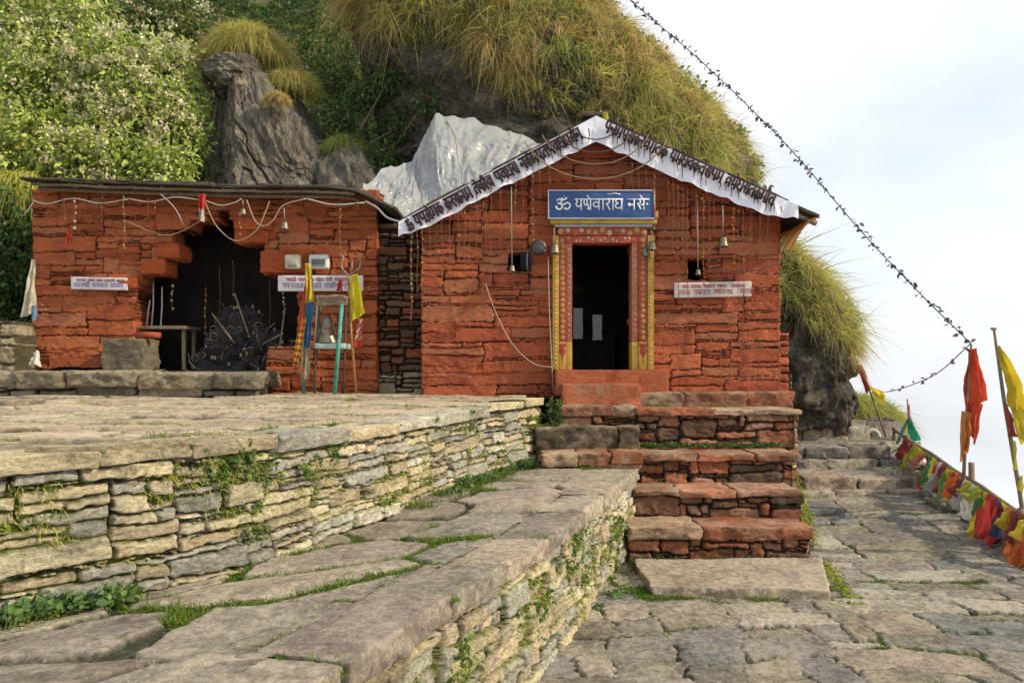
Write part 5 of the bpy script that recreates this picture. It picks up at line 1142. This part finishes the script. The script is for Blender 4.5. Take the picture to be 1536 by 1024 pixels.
d = 9.42; cloth('white_cloth', [P(47, 388, d), P(52, 390, d), P(52, 470, d), P(34, 476, d)], (.62, .56, .42), 'tall pale cloth leaning at the left corner of the hut', 'cloth', None, (12, 22), .03, 1.5)
cloth('blue_cloth', [P(46, 458, 9.4), P(54, 458, 9.4), P(53, 480, 9.4), P(46, 480, 9.4)], (.14, .26, .42), 'scrap of blue cloth behind the pale leaning cloth', 'cloth', None, (8, 8), .02, 1)
cloth('white_scrap', [P(50, 528, 8.95), P(58, 526, 8.95), P(62, 549, 8.85), P(44, 549, 8.85)], (.62, .58, .50), 'crumpled white cloth at the foot of the hut corner on the kerb', 'cloth', None, (10, 10), .04, 2)
cloth('yellow_pennant', [P(900, 165, 8.83), P(912, 170, 8.83), P(914, 184, 8.83), P(905, 178, 8.83)], (.58, .46, .05), 'small yellow cloth stuck on the roof peak', 'cloth', None, (8, 8), .02, 1)

# ------------------------------------------------------------------ things before the hut
def case(px0, py0, px1, py1, d, lab, col, win):
    a, c = P(px0, py1, d), P(px1, py0, d); r = thing('meter_box', ((a[0] + c[0]) / 2, d, a[2]), lab, 'meter box', 'meter boxes on the hut wall')
    V, Q = rbox_pts(((c[0] - a[0]) / 2, .05, (c[2] - a[2]) / 2), .03, .03); mesh_np('case', V + (a + c) / 2, Q, M['board'], r, np.broadcast_to(col, (len(V), 3)), True)
    MB().box((a[0] + .04, d - .056, a[2] + .05), (c[0] - .04, d - .03, c[2] - .06), win, .006).build('window', M['board'], r)
    MB().box((a[0] + .05, d - .06, a[2] + .03), (c[0] - .05, d - .03, a[2] + .046), (.2, .2, .18), .003).build('label_strip', M['board'], r)
case(428, 382, 452, 404, 9.40, 'yellowed rounded meter box on the hut wall', (.46, .42, .30), (.40, .38, .30)); case(464, 382, 494, 404, 9.40, 'whiter meter box with dark window on the hut wall', (.55, .55, .50), (.10, .11, .10))
TEAL = (.06, .27, .23)
stn = thing('offering_stand', (P(500, 590, 9.0)[0], 9.0, 1.5), 'teal-legged iron stand with plank top before the hut', 'stand')
V, Q, C = rock_box([(P(476, 450, 8.9)[0], 8.82), (P(524, 450, 8.9)[0], 8.82), (P(524, 450, 8.9)[0], 9.1), (P(476, 450, 8.9)[0], 9.1)], P(0, 459, 8.85)[2], P(0, 443, 8.85)[2], (.36, .24, .13), .03, .02, .03); mesh_np('plank_top', V, Q, M['wood'], stn, C, True)
MB().box(tuple(P(474, 523, 9.0)[[0]]) + (8.86, P(0, 523, 8.95)[2]), (P(522, 0, 9.0)[0], 9.2, P(0, 515, 8.95)[2]), (.34, .42, .38), .008).build('shelf', M['paint'], stn)
for (xa, ya, xb, yb, dd, c, rr_) in ((513, 456, 502, 591, 8.84, TEAL, .024), (480, 456, 471, 589, 9.15, (.10, .16, .14), .016), (476, 458, 472, 590, 8.95, (.12, .09, .07), .014), (519, 458, 516, 586, 9.15, (.13, .08, .06), .014)): MB().tube([P(xa, ya, dd), P(xb, yb, dd)], rr_, 8, c).build('leg', M['paint'], stn)
o = thing('shrine_bell', P(491, 514, 8.98), 'dark bell-shaped offering standing on the stand shelf', 'bell'); MB().lathe([(.13, 0), (.12, .03), (.10, .08), (.085, .18), (.07, .27), (.04, .32), (.015, .35), (.001, .38)], P(491, 514, 8.98), 14, (.14, .09, .07)).build('bell_body', M['metal'], o, True)
b = MB()
for k in range(5): MB().ball(P(485 + k * 3, 500 - (k % 2) * 8, 8.9), .02, jit((.35, .10, .06), .3), 6).build('flower', M['trinket'], o)
fp = thing('flag_pole', P(455, 589, 8.95), 'teal pole wrapped in yellow orange and blue cloth beside the opening', 'flag pole')
MB().tube([P(455, 590, 8.95), P(458, 500, 8.95), P(462, 395, 8.95)], .022, 8, TEAL).build('pole', M['paint'], fp)
d = 8.9; cloth('cloth_wrap', [P(457, 395, d), P(466, 396, d), P(472, 452, d), P(459, 455, d)], (.60, .44, .05), None, None, None, (10, 16), .03, 2, parent=fp)
cloth('cloth_wrap', [P(458, 420, d), P(463, 420, d), P(455, 500, d - .02), P(447, 498, d - .02)], (.48, .08, .03), None, None, None, (8, 16), .025, 2, parent=fp)
cloth('cloth_wrap', [P(460, 455, d), P(473, 452, d), P(465, 520, d), P(456, 522, d)], (.06, .18, .34), None, None, None, (10, 16), .03, 2, parent=fp)
cloth('cloth_wrap', [P(449, 480, d - .03), P(460, 478, d - .03), P(449, 550, d - .06), P(437, 546, d - .06)], lambda u, v: np.where((((v * 14).astype(int) % 2) == 0)[..., None], np.array((.62, .36, .04)), np.array((.32, .08, .03))), None, None, None, (10, 30), .02, 1.5, parent=fp)
cloth('cloth_wrap', [P(453, 520, d), P(466, 520, d), P(463, 568, d), P(452, 570, d)], (.36, .30, .18), None, None, None, (10, 14), .02, 2, parent=fp)
tr = thing('trident', P(532, 589, 8.9), 'tall trident staff hung with yellow cloth before the hut', 'trident')
MB().tube([P(534, 590, 8.9), P(527, 500, 8.9), P(522, 412, 8.9)], .015, 8, (.30, .15, .06)).build('staff', M['paint'], tr)
b = MB(); TC = (.42, .30, .16)
b.tube(smooth_pts([P(522, 414, 8.9), P(512, 400, 8.9), P(515, 388, 8.9), P(509, 380, 8.9)]), .012, 6, TC); b.tube(smooth_pts([P(522, 414, 8.9), P(537, 404, 8.9), P(541, 392, 8.9), P(537, 379, 8.9)]), .012, 6, TC); b.tube([P(522, 415, 8.9), P(528, 402, 8.9), P(528, 389, 8.9)], .010, 6, TC); b.build('prongs', M['metal'], tr, True)
cloth('yellow_cloth', [P(524, 414, 8.85), P(537, 410, 8.85), P(549, 470, 8.82), P(524, 484, 8.82)], (.66, .56, .03), None, None, None, (14, 18), .035, 1.5, parent=tr)
cloth('red_cloth', [P(538, 478, 8.9), P(544, 478, 8.9), P(543, 520, 8.9), P(531, 520, 8.9)], lambda u, v: np.where(((np.sin(v * 30 + u * 8) > .3) & (v < .75))[..., None], np.array((.5, .42, .38)), np.array((.45, .05, .03))), None, None, None, (10, 20), .02, 1, parent=tr)
cloth('red_ribbon', [P(507, 420, 8.95), P(515, 420, 8.95), P(513, 436, 8.95), P(505, 436, 8.95)], (.5, .07, .05), 'red ribbon knot tied before the notice board beside the trident', 'ribbon', None, (8, 8), .03, 2)
tag(MB().tube([P(471, 523, 8.8), P(476, 452, 8.85)], .010, 6, (.45, .33, .2)).build('walking_stick', M['wood'], None), 'thin pale stick leaning on the left of the stand', 'stick')

# inside the cave-like opening
r = thing('offering_heap', P(365, 545, 9.75), 'heap of dark cloth and beads inside the hut opening', 'heap')
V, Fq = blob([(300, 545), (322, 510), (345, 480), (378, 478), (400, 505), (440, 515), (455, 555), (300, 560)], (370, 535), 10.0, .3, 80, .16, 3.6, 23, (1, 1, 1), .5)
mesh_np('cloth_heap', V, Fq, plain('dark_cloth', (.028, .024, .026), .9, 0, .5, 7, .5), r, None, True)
Ps, Ns = sample(V, Fq, 420, lambda c, N: (c[:, 1] < 10.0) * 1.); b = MB()
for q in range(420): b.ball(Ps[q] + (0, -.012, 0), random.uniform(.004, .010), jit(random.choice([(.3, .3, .28), (.35, .08, .06), (.12, .12, .3), (.4, .3, .1), (.25, .25, .28)]), .3), 5)
ob = b.build('beads', M['trinket'], r); ob['kind'] = 'stuff'
b = MB()
for k in range(90):                       # bangles, trident heads and chains piled on the heap
    p0 = Ps[k] + (0, -.03, .0); c_ = jit(random.choice([(.16, .15, .14), (.10, .09, .09), (.24, .18, .10), (.20, .05, .04), (.22, .22, .24)]), .3)
    if k % 3 == 0: th = np.linspace(0, 2 * math.pi, 13); rr_ = random.uniform(.03, .06); n1_ = RNG.normal(size=3); n1_ /= np.linalg.norm(n1_); n2_ = np.cross(n1_, (0, 1, .3)); n2_ /= np.linalg.norm(n2_); b.tube(p0 + rr_ * (np.cos(th)[:, None] * n1_ + np.sin(th)[:, None] * n2_), .006, 5, c_, cap=False)
    elif k % 3 == 1: dv = RNG.normal(size=3) * (.10, .04, .10) + (0, -.02, .05); b.tube(smooth_pts([p0, p0 + dv * .5 + (0, -.02, 0), p0 + dv]), .006, 5, c_)
    else: b.lathe([(.001, .06), (.012, .055), (.02, .03), (.03, 0), (.02, .005)], p0, 8, c_)
ob = b.build('metal_offerings', M['metal'], r, True); ob['kind'] = 'stuff'
for (xa, ya, xb, yb) in ((318, 470, 352, 515), (395, 515, 425, 500), (400, 530, 440, 520), (352, 440, 372, 500), (428, 460, 418, 530)): MB().tube([P(xa, ya, 9.62), P(xb, yb, 9.55)], .011, 6, (.24, .2, .16)).build('stick', M['wood'], r)
for k, (x, y0, y1, s_) in enumerate([(308, 430, 500, 'mixed'), (330, 400, 470, 'thread'), (350, 390, 450, 'beads'), (405, 420, 490, 'thread'), (425, 430, 485, 'white')]): garland(x, y0, y1, 9.75, s_, ['flower strand hanging in the dark of the hut opening, leftmost of five', 'thin strand hanging in the dark of the hut opening, second of five', 'red bead strand in the middle of the dark hut opening', 'thin strand hanging in the dark of the hut opening, fourth of five', 'white shell strand hanging in the right of the dark hut opening'][k], 'strands inside the hut')
V, Q, C = rock_box([(hx(178), 9.1), (hx(238), 9.1), (hx(240), 9.5), (hx(182), 9.5)], 1.79, P(0, 508, 9.1)[2], (.17, .14, .095), .02, .02, .03); o = mesh_np('carved_block', V, Q, M['wall'], None, C, True); tag(o, 'mottled grey stone block at the left side of the hut opening', 'stone block')
tag(MB().tube([P(204, 503, 9.2), P(222, 502, 9.2), P(240, 503, 9.2)], .04, 10, (.42, .09, .04)).build('rolled_mat', M['cloth'], None), 'red rolled cloth lying on the mottled stone block', 'cloth roll')
tag(MB().box((hx(205), 9.6, P(0, 494, 9.7)[2]), (hx(272), 10.1, P(0, 489, 9.7)[2]), (.10, .07, .05)).box((hx(262), 9.7, 1.8), (hx(267), 9.75, P(0, 494, 9.7)[2]), (.1, .07, .05)).box((hx(262), 10.0, 1.8), (hx(267), 10.05, P(0, 494, 9.7)[2]), (.1, .07, .05)).build('shelf_table', M['wood'], None), 'low dark shelf table inside the hut opening', 'table')
for k, (x, y0, y1) in enumerate([(230, 424, 492), (243, 430, 490), (222, 450, 488)]): tag(MB().tube(np.array([P(x + (3 if k == 2 else 0), y0, 9.7), P(x, (y0 + y1) / 2, 9.7), P(x - (3 if k < 1 else 2), y1, 9.7)]), .009, 5, (.42, .42, .42)).build('chain', M['trinket'], None), ['longest pale chain inside the left of the hut opening', 'pale chain hanging nearest the middle of the hut opening', 'short slanting chain close to the left jamb of the opening'][k], 'chain', 'chains hanging inside the hut')
garland(258, 424, 468, 9.65, 'white', 'thick white garland hanging inside the left of the hut opening', None)
# inside the temple: white papers on the wall
for (x0, y0, x1, y1, l) in ((860, 462, 874, 508, 'white cloth hanging inside the doorway on the left'), (889, 472, 903, 510, 'narrow white cloth hanging deep inside the doorway')):
    dd = 10.2; cloth('white_hanging', [P(x0, y0, dd), P(x1, y0, dd), P(x1, y1, dd), P(x0, y1, dd)], (.62, .62, .64), l, 'cloth', 'white cloths inside the doorway', (8, 10), .015, 1)
# small brown awning scrap on the hut roof
V, Q, C = rock_box([(P(505, 0, 9.8)[0], 9.7), (P(548, 0, 9.8)[0], 9.7), (P(545, 0, 9.8)[0], 10.0), (P(508, 0, 9.8)[0], 10.0)], 4.13, 4.20, (.40, .22, .08), .03, .03, .03); tag(mesh_np('rust_sheet', V, Q, M['wood'], None, C, True), 'rusty sheet lying on the hut roof before the plastic sheet', 'metal sheet')

# ------------------------------------------------------------------ rail with flags, flag poles, strings
rl = thing('rail_fence', (5.0, 8, .12), 'rough wooden rail along the cliff edge carrying prayer flags', 'fence')
def rz(y): return .45 + (y - 6.9) * .139
ya = np.linspace(5.4, 10.55, 16); MB().tube(np.stack([xf(ya), ya, rz(ya) + .01 * np.sin(ya * 5)], 1), .024, 8, (.17, .13, .1)).build('top_rail', M['wood'], rl)
ya = np.linspace(8.6, 10.5, 8); MB().tube(np.stack([xf(ya), ya, rz(ya) - .2], 1), .018, 8, (.17, .13, .1)).build('mid_rail', M['wood'], rl)
for y, h in ((10.5, .04), (10.0, .05), (9.2, .02), (8.05, .20), (7.0, .05), (5.9, .05)): MB().tube(np.array([(xf(y) + .01, y, float(zp(np.array(y))) - .2), (xf(y), y, rz(y) + h)]), [.036, .03], 8, (.17, .13, .1)).build('post', M['wood'], rl)
MB().tube(np.array([(xf(10.5), 10.5, .45), (xf(9.9), 9.9, rz(9.9))]), .016, 6).build('brace', M['wood'], rl)
FC = dict(red=(.46, .035, .03), orange=(.58, .14, .02), yellow=(.62, .48, .03), green=(.10, .24, .06), lime=(.34, .36, .04), maroon=(.24, .04, .03), white=(.55, .55, .52), blue=(.05, .06, .14), pink=(.45, .16, .12))
flags = [(9.95, 'red', .46, .17), (9.75, 'maroon', .22, .12), (9.6, 'lime', .42, .15), (9.42, 'yellow', .34, .12), (9.25, 'pink', .25, .1), (9.1, 'green', .46, .12), (8.96, 'yellow', .50, .16), (8.8, 'red', .28, .14), (8.66, 'maroon', .40, .12), (8.52, 'green', .42, .13), (8.40, 'yellow', .46, .14), (8.26, 'orange', .26, .16), (8.13, 'maroon', .2, .12), (7.98, 'yellow', .18, .14), (7.9, 'white', .38, .17), (7.78, 'lime', .16, .12), (7.66, 'green', .32, .12), (7.52, 'red', .46, .2), (7.36, 'red', .50, .2), (7.22, 'blue', .4, .12), (7.12, 'yellow', .14, .12), (7.06, 'orange', .46, .17), (6.93, 'maroon', .3, .12), (6.82, 'yellow', .22, .13), (6.7, 'orange', .44, .18), (6.55, 'red', .34, .15), (6.4, 'blue', .4, .14)]
random.seed(21)
flags += [(y + random.uniform(-.04, .04), random.choice(['maroon', 'pink', 'lime', 'white', 'orange', 'green', 'red', 'yellow', 'blue']), random.uniform(.25, .5), random.uniform(.08, .16)) for y in np.arange(7.3, 9.9, .36)]
flags.sort(key=lambda f: -f[0])
cnt = {}
for k, (y, c, L, w) in enumerate(flags):
    cnt[c] = cnt.get(c, 0) + 1; x = xf(y) - .03; sw = random.uniform(-.05, .05)
    tl, trr = np.array((xf(y + w / 2) - .035, y + w / 2, rz(y + w / 2) + .01)), np.array((xf(y - w / 2) - .035, y - w / 2, rz(y - w / 2) + .01)); L = L * random.uniform(.7, 1.2); w = w * random.uniform(.6, 1.05); dn = np.array((-.10 + sw, 0, -L)); nar = random.uniform(.25, 1.1); dn[1] = random.uniform(-.06, .06)
    m = (tl + trr) / 2; cloth('prayer_flag', [tl, trr, m + (trr - m) * nar + dn, m + (tl - m) * nar + dn * random.uniform(.85, 1.05)], np.clip(np.array(FC[c]) * random.uniform(.7, 1.05) + .02, 0, .8), '%s cloth strip on the rail, %s %s one from the far end' % (c, ordn(cnt[c] - 1), c), 'prayer flag', 'prayer flags on the rail', (14, 18), .055, 1.8)
# tall poles
rp = thing('flag_pole', P(1444, 795, 8.05), 'tall pole with red and orange flag standing behind the rail', 'flag pole'); d = 8.05
MB().tube(np.array([P(1443, 800, d), P(1448, 650, d), P(1457, 516, d)]), [.022, .018, .012], 8).build('pole', M['wood'], rp)
cloth('red_flag', [P(1453, 524, d - .02), P(1464, 522, d - .02), P(1485, 600, d - .1), P(1450, 624, d - .05)], (.58, .07, .03), None, None, None, (18, 26), .06, 1.3, parent=rp)
cloth('red_flag', [P(1453, 600, d - .03), P(1474, 606, d - .08), P(1464, 668, d - .08), P(1453, 650, d - .03)], (.50, .07, .03), None, None, None, (12, 16), .045, 1.5, parent=rp)
cloth('orange_flag', [P(1443, 616, d - .03), P(1460, 620, d - .06), P(1455, 672, d - .08), P(1440, 694, d - .04)], (.60, .24, .07), None, None, None, (14, 18), .045, 2, parent=rp)
cloth('green_strip', [P(1452, 530, d + .02), P(1455, 530, d + .02), P(1451, 612, d + .02), P(1448, 612, d + .02)], (.10, .20, .15), None, None, None, (5, 14), .015, 1, parent=rp)
yp = thing('flag_pole', P(1543, 850, 7.0), 'leaning pole with yellow flag at the right edge', 'flag pole'); d = 7.0
MB().tube(np.array([P(1546, 850, d), P(1530, 740, d), P(1506, 600, d), P(1491, 494, d)]), [.022, .02, .017, .012], 8).build('pole', M['wood'], yp)
MB().box(P(1487, 495, d) - (0, .015, 0), P(1494, 492, d) + (0, .015, .005), (.5, .5, .5), .004).build('pole_cap', M['wood'], yp)
cloth('yellow_flag', [P(1496, 520, d - .02), P(1500, 518, d - .02), P(1550, 630, d - .12), P(1514, 610, d - .04)], FC['yellow'], None, None, None, (16, 22), .06, 1.3, parent=yp)
cloth('yellow_flag', [P(1511, 596, d - .03), P(1548, 622, d - .1), P(1544, 655, d - .1), P(1531, 668, d - .06)], (.64, .52, .05), None, None, None, (14, 18), .04, 1.5, parent=yp)
cloth('maroon_cloth', [P(1507, 600, d - .03), P(1515, 612, d - .03), P(1523, 655, d - .05), P(1510, 655, d - .05)], (.30, .07, .04), None, None, None, (10, 14), .03, 1.5, parent=yp)
cloth('yellow_strip', [P(1520, 660, d - .03), P(1526, 664, d - .03), P(1524, 704, d - .04), P(1518, 706, d - .04)], (.5, .42, .06), None, None, None, (6, 12), .02, 1, parent=yp)
cloth('yellow_strip', [P(1528, 712, d - .03), P(1534, 714, d - .03), P(1533, 738, d - .04), P(1525, 734, d - .04)], (.5, .42, .06), None, None, None, (6, 12), .02, 1, parent=yp)
lp_ = thing('flag_pole', P(1328, 645, 10.8), 'short leaning stick with red wrap and yellow flag at the far end of the rail', 'flag pole'); d = 10.8
MB().tube(np.array([P(1329, 655, d), P(1308, 595, d), P(1288, 546, d)]), [.014, .013, .01], 7).build('pole', M['wood'], lp_)
cloth('red_wrap', [P(1286, 548, d - .02), P(1291, 546, d - .02), P(1307, 584, d - .02), P(1300, 590, d - .02)], (.42, .06, .06), None, None, None, (8, 14), .03, 1.5, parent=lp_)
cloth('yellow_flag', [P(1303, 578, d - .02), P(1308, 590, d - .02), P(1322, 606, d - .05), P(1328, 588, d - .05)], FC['yellow'], None, None, None, (12, 12), .04, 1.2, parent=lp_)
gp = thing('flag_pole', P(1364, 700, 10.0), 'slim upright stick with green flag behind the rail', 'flag pole'); d = 10.05
MB().tube(np.array([P(1365, 705, d), P(1363, 640, d), P(1361, 598, d)]), [.014, .012, .009], 7, (.4, .3, .3)).build('pole', M['wood'], gp)
cloth('green_flag', [P(1362, 626, d - .02), P(1367, 628, d - .02), P(1379, 660, d - .06), P(1364, 664, d - .03)], (.03, .30, .16), None, None, None, (12, 16), .035, 1.5, parent=gp)
cloth('green_strip', [P(1360, 628, d), P(1363, 630, d), P(1347, 668, d), P(1343, 664, d)], (.08, .22, .18), None, None, None, (6, 12), .02, 1, parent=gp)
cloth('pink_wrap', [P(1360, 606, d - .02), P(1364, 606, d - .02), P(1365, 630, d - .02), P(1361, 630, d - .02)], (.46, .16, .16), None, None, None, (6, 10), .015, 1, parent=gp)
# string of dried leaves from above to the red flag pole, and its lower branch
def leaf_string(name, pts, every, sz, label, col, r=.006, dens=4):
    root = thing(name, pts[0] * 0 + pts[-1], label, 'string'); p = smooth_pts(pts, 12); MB().tube(p, r, 5, (.08, .07, .08)).build('cord', M['cloth'], root)
    L = np.concatenate([[0], np.cumsum(np.linalg.norm(np.diff(p, axis=0), axis=1))]); s = np.arange(.05, L[-1], every); s = s + RNG.uniform(-.4, .4, len(s)) * every
    c = np.stack([np.interp(s, L, p[:, k]) for k in range(3)], 1); m = dens; Pn = np.repeat(c, m, 0) + RNG.normal(size=(len(c) * m, 3)) * .012; keep = RNG.random(len(Pn)) < .8; Pn = Pn[keep]
    o = leaves('dried_leaves', Pn, RNG.normal(size=(len(Pn), 3)) + np.array((0, 0, -.25)), RNG.uniform(*sz, len(Pn)), pick(col, len(Pn)), M['leaf'], root, .3, .5); o['kind'] = 'stuff'
tp = [P(925, -18, 9.6), P(962, 15, 9.5), P(1060, 100, 9.2), P(1180, 218, 8.9), P(1290, 345, 8.5), P(1380, 440, 8.25), P(1456, 515, 8.05)]
leaf_string('leaf_garland', np.array(tp), .075, (.03, .075), 'long dark string of dried leaves slanting across the sky', [(.12, .11, .12), (.18, .16, .16), (.09, .085, .10)])
tp = [P(1456, 515, 8.05), P(1440, 530, 8.2), P(1405, 560, 8.9), P(1360, 580, 9.9), P(1328, 588, 10.75)]
leaf_string('leaf_garland', np.array(tp), .28, (.04, .07), 'short sagging string between the red flag pole and the leaning stick', [(.10, .09, .10), (.16, .12, .12)], .006, 3)

# stones, plank and rags at the foot of the rail
V, Q, C = rock_box([(4.52, 5.7), (4.66, 5.7), (4.94, 7.0), (4.80, 7.0)], -.02, .16, (.22, .18, .14), .03, .02, .04); tag(mesh_np('kerb_beam', V, Q, M['wood'], None, C, True), 'weathered beam lying along the path edge below the flags', 'beam')
for k, (x, y, sx_, z0, z1, lab) in enumerate([(5.15, 8.9, .2, .2, .42, 'grey stone stacked under the rail, near the far flags'), (5.28, 9.4, .24, .3, .62, 'larger rough stone under the far end of the flags'), (5.02, 8.5, .16, .15, .33, 'small mossy stone at the foot of the middle post'), (4.98, 7.6, .18, .05, .22, 'brown stone at the path edge under the red flags'), (4.9, 7.25, .15, .02, .2, 'pale stone at the path edge beside the beam'), (5.12, 7.9, .2, .08, .3, 'dark stone wedged behind the middle post')]):
    V, Q, C = rock_box([(x - sx_, y - .16), (x + sx_, y - .12), (x + sx_ * .9, y + .18), (x - sx_ * .95, y + .15)], z0 - .1, z1, jit(random.choice(GREY), .25), .05, .05, .04); tag(mesh_np('edge_stone', V, Q, M['wall'], None, C, True), lab, 'stone', 'stones at the foot of the rail')
for k, (x, y, c, lab) in enumerate([(4.98, 6.75, FC['orange'], 'orange rag lying over the beam end under the flags'), (5.08, 6.45, FC['white'], 'white rag fallen at the right edge of the path'), (4.95, 6.25, (.50, .12, .05), 'red rag fallen on the beam at the right edge'), (5.05, 7.02, (.2, .25, .1), 'green rag lying between the edge stones')]):
    z = .20; cloth('fallen_rag', [(x - .2, y + .12, z + .03), (x + .2, y + .15, z + .06), (x + .24, y - .14, z), (x - .18, y - .16, z - .02)], c, lab, 'rag', 'rags fallen below the rail', (14, 12), .06, 2)

# ties over the plastic sheet
tag(MB().tube(np.array([P(668, 178, 11.18), P(672, 184, 10.98), P(692, 220, 10.62), P(712, 264, 10.2), P(724, 300, 9.9)]), .008, 5, (.42, .40, .36)).build('tie_rope', M['cloth'], None), 'thin pale rope tied down over the plastic sheet', 'rope')
